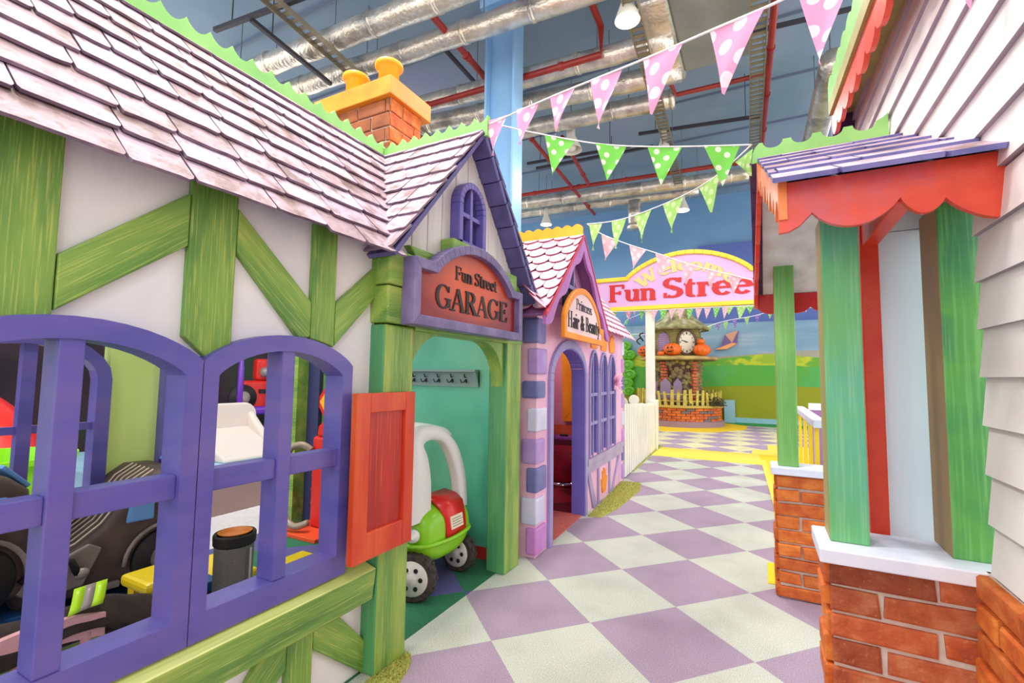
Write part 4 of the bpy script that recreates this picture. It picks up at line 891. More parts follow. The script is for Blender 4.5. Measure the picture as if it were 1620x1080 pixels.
# ================================================================ pink salon house (own frame: y along its front, x outwards)
PR = 2.1
ph = thing('pink_salon_house', 'pink and lilac playhouse salon with arched doorway, quoin stones and scalloped pink roof', 'playhouse', (-1.315, 2.87, 0), math.radians(PR))
def PB(mb, name, mats, parent=None, **k): return mb.build(name, mats, parent or ph, local=True, **k)
PK = paint('pink_wall_paint', [(226, 168, 204), (238, 186, 210), (216, 160, 212)], (2, 2, 2), rough=.45, bump=.06)
LV = paint('lavender_frame_paint', [(140, 132, 186), (160, 150, 200)], (4, 4, 4), rough=.4)
BV = paint('blue_violet_reveal_paint', [(110, 104, 196), (124, 114, 202)], (4, 4, 4), rough=.4)
OR = paint('orange_frame_paint', [(240, 136, 24), (250, 156, 30)], (4, 4, 4), rough=.4)
D0, D1, DZ, DT = .27, 1.06, 1.15, 1.40
WINS = [(1.22, 1.52, 1.16, 1.40), (1.575, 1.865, 1.16, 1.395), (1.915, 2.20, 1.16, 1.39)]
LEN = 2.62
def topcut(y):
    for (a, b, zs, zt) in [(D0, D1, DZ, DT)]+WINS:
        if a < y < b: return zs+(zt-zs)*math.sqrt(max(0, 1-((y-(a+b)/2)/((b-a)/2))**2)), (0 if a == D0 else .47)
    return None
mb = MB(); ys = sorted(set([LEN*i/90 for i in range(91)]+[D0, D1]+[w for q in WINS for w in q[:2]]))
for y0, y1 in zip(ys[:-1], ys[1:]):
    c = topcut((y0+y1)/2)
    if c is None: mb.box(-.1, 0, y0, y1, 0, 1.72)
    else:
        mb.box(-.1, 0, y0, y1, c[0], 1.72)
        if c[1] > 0: mb.box(-.1, 0, y0, y1, 0, c[1])
mb.box(-.36, -.1, 0, .08, 0, 1.72)
PB(mb, 'front_wall', PK)
mb = MB(); mb.box(-1.02, -.98, .0, LEN, 0, 1.72); mb.box(-1.0, -.1, LEN-.06, LEN, 0, 1.72)
lab(PB(mb, 'inner_wall', paint('rose_interior_paint', [(208, 118, 150), (222, 140, 170)], (2, 2, 2), rough=.5)), 'rose pink inner wall')
def archframe(name, a, b, zs, zt, w, x0, x1, mat, parent, z0=0):
    mb = MB(); oc = arch(a-w, b+w, zs, zt+w*1.1, 18); ic = arch(a, b, zs, zt, 18)
    mb.band([(b+w, z0)]+oc+[(a-w, z0)], [(b, z0)]+ic+[(a, z0)], (x0, 0, 0), EY, EZ, EX, x1-x0)
    return PB(mb, name, mat, parent, bevel=.004)
df = archframe('door_frame', D0, D1, DZ, DT, .06, -.02, .025, LV, ph)
mb = MB(); oc = arch(D0-.001, D1+.001, DZ, DT+.001, 18); ic = arch(D0+.008, D1-.008, DZ, DT-.008, 18); mb.band([(D1, 0)]+oc+[(D0, 0)], [(D1-.008, 0)]+ic+[(D0+.008, 0)], (-.10, 0, 0), EY, EZ, EX, .115); PB(mb, 'door_reveal', BV)
for (a, b, zs, zt) in WINS:
    f = archframe('window_frame', a+.02, b-.02, zs, zt, .025, -.02, .02, LV, ph, .46)
    mb = MB(); oc = arch(a+.018, b-.018, zs, zt, 14); ic = arch(a+.026, b-.026, zs, zt-.008, 14); mb.band([(b-.018, .46)]+oc+[(a+.018, .46)], [(b-.026, .46)]+ic+[(a+.026, .46)], (-.16, 0, 0), EY, EZ, EX, .155); PB(mb, 'window_reveal', BV, f)
    c = (a+b)/2; mb = MB(); mb.box(-.03, .01, c-.035, c-.013, .46, zt); mb.box(-.03, .008, a+.02, b-.02, 1.0, 1.03); mb.box(-.03, .008, a+.02, b-.02, .74, .77); PB(mb, 'glazing_bars', LV, f)
    # painted hand-shaped crown above each window
    mb = MB(); pts = [(c-.07, zt+.05), (c+.07, zt+.05), (c+.085, zt+.13)]
    for k, (dx, dz) in enumerate(((.09, .155), (.062, .16), (.055, .205), (.03, .185), (.018, .225), (-.004, .19), (-.022, .22), (-.04, .175), (-.062, .20), (-.066, .15), (-.09, .155))): pts.append((c+dx, zt+dz-.01))
    pts.append((c-.085, zt+.12)); pts = [(c+(y-c)*1.35, zt+.03+(z-zt-.04)*1.15) for y, z in pts]; mb.prism(pts, (0, 0, 0), EY, EZ, EX, .014); lab(PB(mb, 'crown_ornament', OR), 'orange crown shaped ornament above window')
mb = MB(); mb.box(0, .03, 1.13, LEN-.10, .40, .455); mb.box(0, .022, 1.13, LEN-.10, .33, .40); PB(mb, 'sill_beam', M['purple_frame'] if False else paint('grey_lilac_timber', [(160, 144, 176), (178, 162, 192)], (5, 5, 5), rough=.45), bevel=.004)
gl = paint('grey_lilac_lower_timber', [(150, 134, 176), (172, 158, 196)], (5, 5, 5), rough=.45)
for pts in ([(1.16, .33), (1.24, .33), (1.44, .02), (1.34, .0)], [(1.50, 0), (1.55, 0), (1.55, .33), (1.50, .33)], [(1.93, 0), (1.98, 0), (1.98, .33), (1.93, .33)], [(2.02, 0), (2.08, 0), (2.42, .33), (2.34, .33)], [(1.12, 0), (1.15, 0), (1.15, .33), (1.12, .33)]):
    mb = MB(); mb.prism(pts, (0, 0, 0), EY, EZ, EX, .014); PB(mb, 'lower_timber', gl)
mb = MB(); mb.prism([(1.68, .06), (1.78, .06), (1.82, .12), (1.84, .20), (1.815, .2), (1.80, .15), (1.79, .27), (1.77, .27), (1.76, .17), (1.745, .29), (1.725, .29), (1.72, .17), (1.70, .27), (1.68, .265), (1.685, .15), (1.65, .2), (1.635, .19), (1.66, .10)], (0, 0, 0), EY, EZ, EX, .012); lab(PB(mb, 'hand_ornament', OR), 'orange hand shaped ornament on lower wall')
# quoins
QC = [paint('quoin_blue', [(96, 100, 160), (124, 124, 180)], (6, 6, 6), rough=.4), paint('quoin_lilac', [(166, 130, 200), (186, 156, 214)], (6, 6, 6), rough=.4), paint('quoin_pale', [(200, 200, 232), (222, 220, 240)], (6, 6, 6), rough=.4), paint('quoin_orchid', [(190, 120, 196), (208, 144, 208)], (6, 6, 6), rough=.4)]
for (z0, z1, wide, ci) in ((1.40, 1.57, 1, 0), (1.19, 1.365, 0, 1), (1.03, 1.145, 1, 0), (.81, .965, 0, 2), (.60, .76, 1, 1), (.415, .575, 0, 0), (.21, .38, 1, 2), (.02, .19, 0, 3)):
    mb = MB(); mb.box(-.10 if wide else -.062, .018, -.018, .16 if not wide else .13, z0, z1); PB(mb, 'quoin_stone', QC[ci], bevel=.014, seg=3)
for k in range(8):
    z0 = .03+k*.2; mb = MB(); mb.box(-.05, .016, LEN-.085, LEN+.016, z0, z0+.16); PB(mb, 'quoin_stone', QC[(k*3+1) % 4], bevel=.014, seg=3)
mb = MB(); mb.box(-.04, .012, -.012, .12, 1.59, 1.72); PB(mb, 'corner_cap', PK, bevel=.01)
# pink roof
SP = [paint('pale_pink_scale_tile', [(226, 192, 208), (236, 216, 226)], (6, 6, 6), rough=.5, tint=[(236, 214, 224), (255, 250, 255)]), flat('crimson_tile_edge', (184, 56, 92), .5)]
mv = Vector((-.66, 0, .85)).normalized(); mn = Vector((.85, 0, .66)).normalized()
mb = MB(); scales(mb, Vector((.10, -.2, 1.60)), EY, mv, mn, 9, .10, .15, lambda r: (0, .10+.073*r)); PB(mb, 'main_roof_scales', SP)
mb = MB(); scales(mb, Vector((.10, -.2, 1.60)), EY, mv, mn, 9, .10, .15, lambda r: (1.72-.073*r, LEN+.45)); PB(mb, 'main_roof_scales', SP)
GY, GH = .70, .80   # gable centre and half width
a_ = Vector((0, GH, .72)).normalized(); b_ = Vector((0, -.72, GH)).normalized(); sl_ = math.hypot(GH, .72)
mb = MB(); scales(mb, Vector((-.95, GY-GH, 1.60)), EX, a_, b_, 9, sl_/8.7, .135, lambda r: (0, 1.06), vmax=sl_); PB(mb, 'gable_roof_scales', SP)
mb = MB(); p = [Vector((-.95, GY-GH, 1.585)), Vector((.11, GY-GH, 1.585)), Vector((.11, GY, 2.305)), Vector((-.95, GY, 2.305))]; mb.hexa([q-b_*.02 for q in p]+p); PB(mb, 'gable_roof_deck', flat('mauve_roof_underside', (150, 96, 160), .5))
a2 = Vector((0, -GH, .72)).normalized(); b2 = Vector((0, .72, GH)).normalized()
mb = MB(); scales(mb, Vector((.11, GY+GH, 1.60)), -EX, a2, b2, 9, sl_/8.7, .135, lambda r: (0, 1.06), vmax=sl_); PB(mb, 'gable_roof_scales', SP)
mb = MB(); p = [Vector((-.95, GY+GH, 1.585)), Vector((.11, GY+GH, 1.585)), Vector((.11, GY, 2.305)), Vector((-.95, GY, 2.305))]; mb.hexa([q-b2*.02 for q in p]+p); PB(mb, 'gable_roof_deck', flat('mauve_roof_underside', (150, 96, 160), .5))
# wavy bargeboards
BB = paint('orchid_bargeboard_paint', [(170, 104, 178), (192, 124, 196)], (4, 4, 4), rough=.42)
for s_ in (-1, 1):
    top = []; low = []
    for i in range(25):
        t = i/24; y = GY+s_*GH*1.03*t; z = 2.31-.72*1.03*t
        wv = (.12+.03*math.sin(t*PI*5))*(1 if t < .85 else 1-(t-.85)*3.5); top.append((y, z)); low.append((y, z-wv))
    mb = MB(); mb.band(top, low, (.09, 0, 0), EY, EZ, EX, .022); PB(mb, 'bargeboard', BB)
    mb = MB(); mb.band([(y, z+.006) for y, z in top], [(y, z-.014) for y, z in top], (.088, 0, 0), EY, EZ, EX, .03); lab(PB(mb, 'bargeboard_edge', flat('crimson_edge_paint', (196, 60, 84), .45)), 'thin crimson edge strip')
mb = MB(); mb.prism([(GY-.72, 1.62), (GY+.72, 1.62), (GY, 2.27)], (-.06, 0, 0), EY, EZ, EX, .05); gw_ = PB(mb, 'gable_wall', paint('mauve_gable_paint', [(176, 120, 170), (196, 140, 186)], (4, 4, 4), rough=.5))
mb = MB(); mb.prism([(GY-.17, 1.72), (GY+.17, 1.72), (GY+.17, 1.9), (GY, 2.08), (GY-.17, 1.9)], (-.012, 0, 0), EY, EZ, EX, .012); PB(mb, 'gable_opening', flat('dark_gable_opening', (52, 44, 70), .6), gw_)
mb = MB(); mb.box(0, .03, GY-.18, GY+.18, 1.87, 1.90); mb.box(0, .03, GY-.012, GY+.012, 1.72, 2.08); PB(mb, 'gable_window_bars', LV, gw_)
mb = MB(); crest(mb, (-1.1, GY, 0), (.10, GY, 0), 2.29, 2.41, .085, .022, .03, bite=False); lab(PB(mb, 'ridge_crest', paint('amber_crest_paint', [(240, 160, 20), (250, 176, 36)], (4, 4, 4), rough=.4)), 'amber yellow scalloped ridge board')
# salon sign
sn = thing('salon_sign', 'arched sign reading Princess Hair & Beauty in orange frame on pink house', 'sign', (-1.25, 3.35, 1.45), math.radians(PR))
W_ = W[sn.name]; inv = W_.inverted()
sdim = (2.96-2.87-.0, 1.24, 1.455, 1.60, .25, 1.07, 1.87)
def SB(mb, name, mat, **k):
    mt = W[ph.name]; mb.v = [mt @ v for v in mb.v]; return mb.build(name, mat, sn, **k)
sdim = (.19, 1.245, 1.452, 1.60, .195, 1.15, 1.868)
mb = MB(); mb.band(outline(*sdim, p=.72), inset_outline(*sdim, .045, p=.72), (.10, 0, 0), EY, EZ, EX, .032, closed=True); SB(mb, 'sign_frame', OR, bevel=.003)
mb = MB(); mb.prism(inset_outline(*sdim, .025, p=.72), (.10, 0, 0), EY, EZ, EX, .0225); SB(mb, 'sign_board', paint('pale_rose_board', [(226, 190, 196), (238, 214, 214)], (3, 3, 3), rough=.5))
for k in (0, 1, 2): mb = MB(); lettering(mb, 'Hair & Beauty', (.123, .27, 1.535), EY, EZ, EX, .003, .118, .845, .15, .05, only=k); SB(mb, 'lettering', ink)
mb = MB(); lettering(mb, 'Princess', (.123, .46, 1.685), EY, EZ, EX, .003, .08, .42, .09, .05); SB(mb, 'lettering', flat('grey_lettering', (84, 74, 84), .5))
# flower on the facade
fl = thing('pink_flower', 'fluffy pale pink flower ornament on last arched window of pink house', 'flower', (-1.40, 4.95, 1.1))
mb = MB(); R = random.Random(5)
for k in range(46):
    d = Vector((R.uniform(.1, 1), R.uniform(-1, 1), R.uniform(-1, 1))).normalized(); c = Vector((-1.36, 4.95, 1.12)); s_ = d.orthogonal().normalized()*.02; l = R.uniform(.06, .12)
    i = mb.add([c, c+d*l*.6+s_, c+d*l, c+d*l*.6-s_]); mb.face((i, i+1, i+2, i+3))
o = mb.build('petals', flat('flower_pink', (244, 186, 214), .6), fl); q = o.modifiers.new('solid', 'SOLIDIFY'); q.thickness = .003
# things inside the salon
fm = thing('orange_mirror', 'orange framed mirror on end wall inside pink salon', 'mirror', (-1.85, 5.38, .6))
def XZ(o): return (o, EX, EZ, EY)
mb = MB(); mb.band([(-1.5, .66), (-1.48, 1.42), (-2.12, 1.50), (-2.10, .64)], [(-1.62, .78), (-1.60, 1.32), (-1.99, 1.37), (-1.98, .77)], (0, 5.34, 0), EX, EZ, EY, .03, closed=True); mb.build('mirror_frame', OR, fm, bevel=.006)
mb = MB(); mb.prism([(-1.62, .77), (-1.60, 1.33), (-2.0, 1.38), (-1.99, .76)], (0, 5.355, 0), EX, EZ, EY, .012); mb.build('mirror_glass', flat('crimson_tinted_mirror', (170, 20, 84), .12, .3), fm)
sf = thing('salon_shelf', 'purple dressing shelf with orange backboard in pink salon', 'shelf', (-1.9, 5.25, 0))
mb = MB(); mb.box(-2.3, -1.47, 5.12, 5.36, .455, .49); mb.build('shelf_top', flat('purple_shelf_paint', (140, 70, 160), .4), sf, bevel=.005)
mb = MB(); mb.box(-2.3, -1.47, 5.34, 5.36, .49, .60); lab(mb.build('backboard', paint('burnt_orange_board', [(196, 76, 40), (214, 96, 50)], (4, 4, 4), rough=.5), sf), 'burnt orange backboard')
for x in (-2.28, -1.52):
    mb = MB(); mb.box(x, x+.03, 5.14, 5.34, 0, .455); mb.build('support', flat('purple_shelf_paint', (140, 70, 160), .4), sf)
for i, x in enumerate((-2.06, -1.88)):
    mb = MB(); mb.tube([(x, 5.16, .501), (x+.09, 5.18, .501)], .011, 8); tag(mb.build('hair_brush', M['black'], smooth=True), ('black hair brush lying on left part of salon shelf', 'black hair brush lying on right part of salon shelf')[i], 'brush')
po = thing('red_pouffe', 'round crimson velvet stool with chrome base inside pink salon', 'stool', (-1.93, 4.93, 0))
mb = MB(); mb.lathe([(.17, .06), (.18, .08), (.18, .38), (.165, .40), (.001, .405)], (-1.93, 4.93, 0), seg=32); mb.build('seat', paint('crimson_velvet', [(150, 8, 40), (176, 16, 50)], (8, 8, 8), rough=.7), po, smooth=True)
mb = MB(); mb.lathe([(.15, .0), (.185, .01), (.185, .045), (.15, .055), (.14, .07)], (-1.93, 4.93, 0), seg=32); mb.build('base_ring', flat('chrome', (210, 210, 214), .15, 1), po, smooth=True)
# ================================================================ right side: house with porch
SD = thing('siding_house', 'lilac white clapboard house front with red scalloped trim and green crest', 'house front', (.6, 1.0, 0))
def siding(mb, y0, y1, z0, z1, pitch=.121):
    k = 0; z = z0
    while z < z1:
        zt = min(z+pitch, z1); p0, p1 = .495, .508
        mb.hexa([(p0, y0, z), (p1+.03, y0, z), (p1+.03, y1, z), (p0, y1, z), (p1, y0, zt), (p1+.03, y0, zt), (p1+.03, y1, zt), (p1, y1, zt)])
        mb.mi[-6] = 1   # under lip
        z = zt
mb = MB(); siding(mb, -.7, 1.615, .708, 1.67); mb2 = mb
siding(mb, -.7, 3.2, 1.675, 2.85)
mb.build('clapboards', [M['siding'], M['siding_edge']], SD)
mb = MB(); mb.box(.52, .56, -.7, 1.62, 0, 1.7); mb.box(.54, .6, -.7, 3.2, 1.68, 2.85); mb.build('backing_wall', M['siding'], SD)
mb = MB(); mb.box(.50, .54, -.7, 1.66, 0, .70, 0); bricks(mb, (.50, 1.655, 0), -EY, -EX, 2.3, 0, .70, thick=.03, seed=21, m=1)
mb.build('brick_plinth', [M['mortar'], M['brick_orange']], SD)
# raked trim: red scallops below, olive soffit strip, green crest above
def rk_(y, z): return z+(y-3.13)*.118
mb = MB(); N_ = 15; y0 = .4; y1 = 3.16; st = (y1-y0)/N_
for i in range(N_):
    for k in range(8):
        a, b = y0+st*(i+k/8), y0+st*(i+(k+1)/8); f = lambda t: rk_(y0+st*(i+t), 2.60)-.045*math.sin(PI*t)**.6
        mb.prism([(a, f(k/8)), (b, f((k+1)/8)), (b, rk_(b, 2.70)), (a, rk_(a, 2.70))], (.40, 0, 0), EY, EZ, EX, .02)
mb.build('scalloped_trim', M['orange_trim'] if False else M['fascia'], SD)
mb = MB(); mb.hexa([(.385, y0, rk_(y0, 2.69)), (.52, y0, rk_(y0, 2.69)), (.52, y1, rk_(y1, 2.69)), (.385, y1, rk_(y1, 2.69)), (.385, y0, rk_(y0, 2.76)), (.52, y0, rk_(y0, 2.76)), (.52, y1, rk_(y1, 2.76)), (.385, y1, rk_(y1, 2.76))])
mb.build('eave_board', M['olive'], SD)
mb = MB()
for i in range(18):
    s2 = (y1-y0)/18
    for k in range(6):
        a, b = y0+s2*(i+k/6), y0+s2*(i+(k+1)/6); f = lambda t: 2.86+.03*math.sin(PI*t)**.7
        mb.prism([(a, rk_(a, 2.76)), (b, rk_(b, 2.76)), (b, rk_(b, f((k+1)/6))), (a, rk_(a, f(k/6)))], (.385, 0, 0), EY, EZ, EX, .03)
mb.build('eave_crest', M['crest'], SD)
mb = MB(); mb.box(.40, .52, 3.16, 3.2, 2.4, 2.78); mb.build('corner_board', flat('deep_purple_corner', (90, 50, 110), .5), SD)
# porch
PO = thing('porch', 'small brick and green post porch with lilac tiled roof and red scalloped fascia', 'porch', (.3, 2.4, 0))
mb = MB(); mb.box(.175, .55, 1.70, 1.84, 0, .66, 0)
bricks(mb, (.17, 1.70, 0), EX, -EY, .38, 0, .66, thick=.011, seed=31, m=1, h=.0735)
bricks(mb, (.175, 1.84, 0), -EY, -EX, .14, 0, .66, thick=.022, seed=32, m=2, L_=.28, wob=.006)
lab(mb.build('near_pier', [M['mortar'], M['brick'], M['brick_orange']], PO), 'near red brick dwarf wall')
mb = MB(); mb.box(.142, .545, 1.645, 1.89, .66, .70); lab(mb.build('pier_cap', M['stonecap'], PO, bevel=.004), 'white capping of the near wall')
mb = MB(); mb.box(.078, .40, 3.05, 3.20, 0, .655, 0)
bricks(mb, (.07, 3.05, 0), EX, -EY, .33, 0, .655, thick=.022, seed=33, m=2, L_=.235)
bricks(mb, (.078, 3.2, 0), -EY, -EX, .15, 0, .655, thick=.022, seed=34, m=2, L_=.28)
lab(mb.build('far_pier', [M['mortar'], M['brick'], M['brick_orange']], PO), 'far orange brick pier')
mb = MB(); mb.box(.045, .42, 3.00, 3.22, .66, .70); lab(mb.build('pier_cap', M['stonecap'], PO, bevel=.004), 'white capping of the far pier')
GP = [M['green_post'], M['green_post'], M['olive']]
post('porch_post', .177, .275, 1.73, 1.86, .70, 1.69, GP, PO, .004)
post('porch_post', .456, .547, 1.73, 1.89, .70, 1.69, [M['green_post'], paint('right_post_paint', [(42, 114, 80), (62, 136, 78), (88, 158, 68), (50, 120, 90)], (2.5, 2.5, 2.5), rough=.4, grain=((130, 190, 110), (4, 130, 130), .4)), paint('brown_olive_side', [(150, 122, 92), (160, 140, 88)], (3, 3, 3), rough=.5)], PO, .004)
post('porch_post', .082, .182, 3.06, 3.16, .70, 1.86, [M['green_far'], M['green_far'], M['olive']], PO, .004)
mb = MB(); mb.box(.306, .356, 1.91, 1.96, 0, 1.72); lab(mb.build('door_post', M['red'], PO, bevel=.003, M4=frame(EZ, EX, EY, (.33, 1.9, 0))), 'bright red upright behind near wall')
mb = MB(); mb.box(.312, .355, 1.47, 1.93, 1.625, 1.70); lab(mb.build('tie_beam', M['red'], PO, bevel=.003), 'bright red beam under porch roof')
pb = paint('pale_blue_panel_paint', [(216, 232, 246), (226, 240, 250)], (1, 1, 1), rough=.45)
mb = MB(); mb.box(.30, 1.0, 2.0, 2.03, 0, 1.686); mb.box(.30, .9, 2.003, 2.03, 1.69, 1.94); lab(mb.build('door_panel', pb, PO), 'pale blue panel between posts')
# porch roof
near_o = Vector((.5, 1.40, 1.690)); sv = Vector((0, 1.0, .495)).normalized(); sn_ = Vector((0, -.495, 1.0)).normalized()
pst = [M['shingle'], paint('violet_blue_tile_edge', [(96, 96, 156), (134, 128, 186)], (9, 9, 9), rough=.55)]
mb = MB(); shingles(mb, Vector((.018, 1.40, 1.690)), EX, sv, sn_, .5, 6, 1.115/6, .21, seed=41, lim=lambda r: (.024-.006*r, .49), thick=.013, lift=.004, chamfer=.1, over=.12, vmax=1.116)
mb.build('porch_roof_tiles', pst, PO)
mb = MB(); p = [Vector((.085, 1.47, 1.715)), Vector((.55, 1.47, 1.715)), Vector((.55, 2.4, 2.176)), Vector((.035, 2.4, 2.176))]; mb.hexa([q-sn_*.022 for q in p]+p)
lab(mb.build('porch_ceiling', M['clad'], PO), 'white painted near roof underside')
fs = Vector((0, -1, .495)).normalized(); fn = Vector((0, .495, 1)).normalized()
mb = MB(); p = [Vector((.03, 3.36, 1.70)), Vector((.7, 3.36, 1.70)), Vector((.7, 2.4, 2.176)), Vector((.03, 2.4, 2.176))]; mb.hexa([q-fn*.022 for q in p]+p)
lab(mb.build('porch_ceiling', M['clad'], PO), 'white painted far roof underside')
mb = MB(); shingles(mb, Vector((.70, 3.38, 1.706)), -EX, fs, fn, .5, 6, 1.10/6, .16, seed=42, lim=lambda r: (0, .70), thick=.02, lift=.006, over=.1, vmax=1.08)
for r in range(6):
    e = 1.10/6; q0 = Vector((-.02, 3.38, 1.70))+fs*(r*e+.004); q1 = Vector((-.02, 3.38, 1.70))+fs*((r+1)*e)
    mb.hexa([q0-fn*.02, q0-fn*.02+EX*.05, q1-fn*.02+EX*.05, q1-fn*.02, q0+fn*.012, q0+fn*.012+EX*.05, q1+fn*.012+EX*.05, q1+fn*.012], 1)
mb.build('porch_roof_tiles', [M['shingle'], paint('dark_plum_tile_edge', [(64, 44, 84), (90, 66, 110)], (9, 9, 9), rough=.55)], PO)
mb = MB(); segs = [(.055, .133, 1.577, 1.618, .5), (.133, .318, 1.618, 1.628, 1), (.318, .403, 1.628, 1.613, 1), (.403, .51, 1.613, 1.62, .8)]
Z_T = 1.712; pts_all = []
lob = [(.055, 1.575), (.08, 1.578), (.105, 1.592), (.133, 1.622)]
def lobe(x0, x1, zc0, zc1, dep, n=14): return [(x0+(x1-x0)*i/n, zc0+(zc1-zc0)*i/n-dep*math.sin(PI*i/n)**.75) for i in range(n+1)]
low = lob+lobe(.133, .318, 1.622, 1.632, .052)[1:]+lobe(.318, .403, 1.632, 1.618, .038)[1:]+[(.403+.107*i/8, 1.618-.062*math.sin(PI*.5*i/8)**.8) for i in range(1, 9)]
for a, b in zip(low[:-1], low[1:]): mb.prism([a, b, (b[0], Z_T), (a[0], Z_T)], (0, 1.45, 0), EX, EZ, EY, .018)
lab(mb.build('fascia', M['fascia'], PO), 'coral red scalloped fascia')
# dripping orange rake board and red far rake board
def rake(name, ya, za, yb_, zb_, mat, n, depth, amp, jag, X0, X1):
    mb = MB(); seq = []
    for i in range(n*8+1):
        t = i/(n*8); q = (i % 8)/8
        dd = depth+(amp*math.sin(PI*q)**.7 if not jag else amp*(.35+.65*abs(math.cos(PI*q))**2)*(1 if (i//8) % 2 else .75))
        seq.append((X0+(X1-X0)*t, ya+(yb_-ya)*t, za+(zb_-za)*t, za+(zb_-za)*t-dd))
    for a, b in zip(seq[:-1], seq[1:]):
        mb.hexa([(a[0], a[1], a[3]), (a[0]+.02, a[1], a[3]), (b[0]+.02, b[1], b[3]), (b[0], b[1], b[3]), (a[0], a[1], a[2]), (a[0]+.02, a[1], a[2]), (b[0]+.02, b[1], b[2]), (b[0], b[1], b[2])])
    return mb.build(name, mat, PO)
lab(rake('rake_board', 1.445, 1.715, 2.40, 2.175, M['orange_trim'], 9, .03, .10, True, .056, .008), 'orange dripping rake board')
lab(rake('rake_board', 3.34, 1.70, 2.40, 2.17, M['red'], 7, .075, .03, False, -.022, .010), 'red wavy rake board')
mb = MB(); low = []
for i in range(5): low += lobe(.0+.14*i, .14+.14*i, 1.615, 1.615, .035, 8)[(1 if i else 0):]
for a, b in zip(low[:-1], low[1:]): mb.prism([a, b, (b[0], 1.70), (a[0], 1.70)], (0, 3.30, 0), EX, EZ, EY, .018)
lab(mb.build('fascia', flat('dark_scarlet_paint', (196, 26, 24), .4), PO), 'dark red far fascia')
mb = MB(); p0, p1 = Vector((-.015, 2.40, 0)), Vector((.49, 2.40, 0)); top = [(0, 2.215), (.015, 2.245), (.03, 2.262)]
x = .045
for i in range(4):
    top += [(x, 2.262)]+[(x+.04-.04*math.cos(PI*k/8), 2.262-.032*math.sin(PI*k/8)) for k in range(1, 8)]+[(x+.08, 2.262)]; x += .113
top += [(.49, 2.275), (.505, 2.29)]
for a, b in zip(top[:-1], top[1:]):
    if b[0]-a[0] > 1e-4: mb.prism([(a[0], 2.17), (b[0], 2.17), b, a], (-.01, 2.385, 0), EX, EZ, EY, .03)
mb.build('ridge_crest', M['crest'], PO)
# yellow railing beyond
RL = thing('yellow_railing', 'yellow and pink picket railing with white handrail beyond far brick pier', 'railing', (.3, 4.2, 0))
yp = flat('yellow_picket_paint', (240, 206, 14), .4); pp_ = flat('pale_pink_picket_paint', (228, 206, 208), .45)
mb = MB(); mb.box(.27, .34, 3.28, 4.9, .90, .945); lab(mb.build('handrail', M['stonecap'], RL, bevel=.006), 'white handrail')
mb = MB(); mb.box(.28, .33, 3.28, 4.9, .06, .10); mb.build('bottom_rail', pp_, RL)
for y in (3.34, 3.74, 4.16, 4.66):
    mb = MB(); mb.box(.284, .305, y, y+.03, 0, .905); mb.build('picket', yp, RL)
    mb = MB(); mb.box(.296, .312, y+.21, y+.225, 0, .905); lab(mb.build('picket', pp_, RL), 'slim pale pink picket')
mb = MB(); mb.box(.40, 2.0, 5.2, 5.26, .90, .96); mb.box(.40, 2.0, 5.2, 5.22, .3, .90, 1); tag(mb.build('purple_counter', [M['stonecap'], flat('mauve_counter', (150, 110, 160), .5)]), 'low mauve counter with white top beyond the yellow railing', 'counter')
# ================================================================ fence, white post, gateway sign
FN = thing('picket_fence', 'tall white picket fence with two round-topped posts beside pink house', 'fence', (-1.5, 6.7, 0))
fw = paint('cream_white_fence_paint', [(226, 222, 206), (238, 234, 222)], (3, 3, 3), rough=.45)
def fx(y): return -1.43-.047*(y-5.6)
NP = 17
for i in range(NP):
    y = 5.58+i*(8.0-5.58)/NP; X = fx(y); w = .088; zt = .86+.006*math.sin(i)-.006*i
    mb = MB(); mb.prism([(y, .015), (y+w, .015), (y+w, zt-.03), (y+w*.8, zt), (y+w*.2, zt), (y, zt-.03)], (X-.012, 0, 0), EY, EZ, EX, .03); mb.build('picket', fw, FN, bevel=.004)
for z in (.25, .66):
    mb = MB(); mb.hexa([(fx(5.55)-.04, 5.55, z), (fx(5.55)-.012, 5.55, z), (fx(8.02)-.012, 8.02, z), (fx(8.02)-.04, 8.02, z), (fx(5.55)-.04, 5.55, z+.07), (fx(5.55)-.012, 5.55, z+.07), (fx(8.02)-.012, 8.02, z+.07), (fx(8.02)-.04, 8.02, z+.07)]); mb.build('rail', fw, FN)
for y in (5.95, 6.75):
    mb = MB(); mb.box(fx(y)-.14, fx(y)-.05, y-.045, y+.045, 0, .80); mb.lathe([(.07, -.05), (.07, .05)], (fx(y)-.095, y, .86), (.3, -1, 0), 22); mb.build('round_post', fw, FN, bevel=.006)
mb = MB(); mb.box(fx(8.0)-.06, fx(8.0)+.04, 8.0, 8.12, 0, .80); mb.build('end_post', fw, FN, bevel=.01)
mb = MB(); mb.box(-1.72, -1.56, 8.35, 8.5, 0, .80); mb.build('end_post', fw, FN, bevel=.01)
turf('grass_tuft', 'bright green grass tufts at foot of white picket fence', [(-1.53, 6.1), (-1.62, 8.0), (-1.72, 8.7), (-1.50, 8.5), (-1.48, 7.4), (-1.42, 6.1)], h=.06, n=1500, seed=9)
GS = thing('welcome_sign', 'wide pink gateway sign reading Welcome Fun Street in yellow frame on white posts', 'sign', (-1.08, 8.45, 0))
yf = paint('yellow_sign_frame', [(246, 206, 20), (252, 220, 60)], (3, 3, 3), rough=.4)
SX = (-2.74, .60); d_ = (SX[0], SX[1], 2.37, 2.98, -2.10, -.06, 3.36)
def xo(pts): return [(p[0], p[1]) for p in pts]
mb = MB(); mb.band(outline(*d_, p=.85), inset_outline(*d_, .07, p=.85), (0, 8.38, 0), EX, EZ, EY, .10, closed=True); mb.build('sign_frame', yf, GS, bevel=.01)
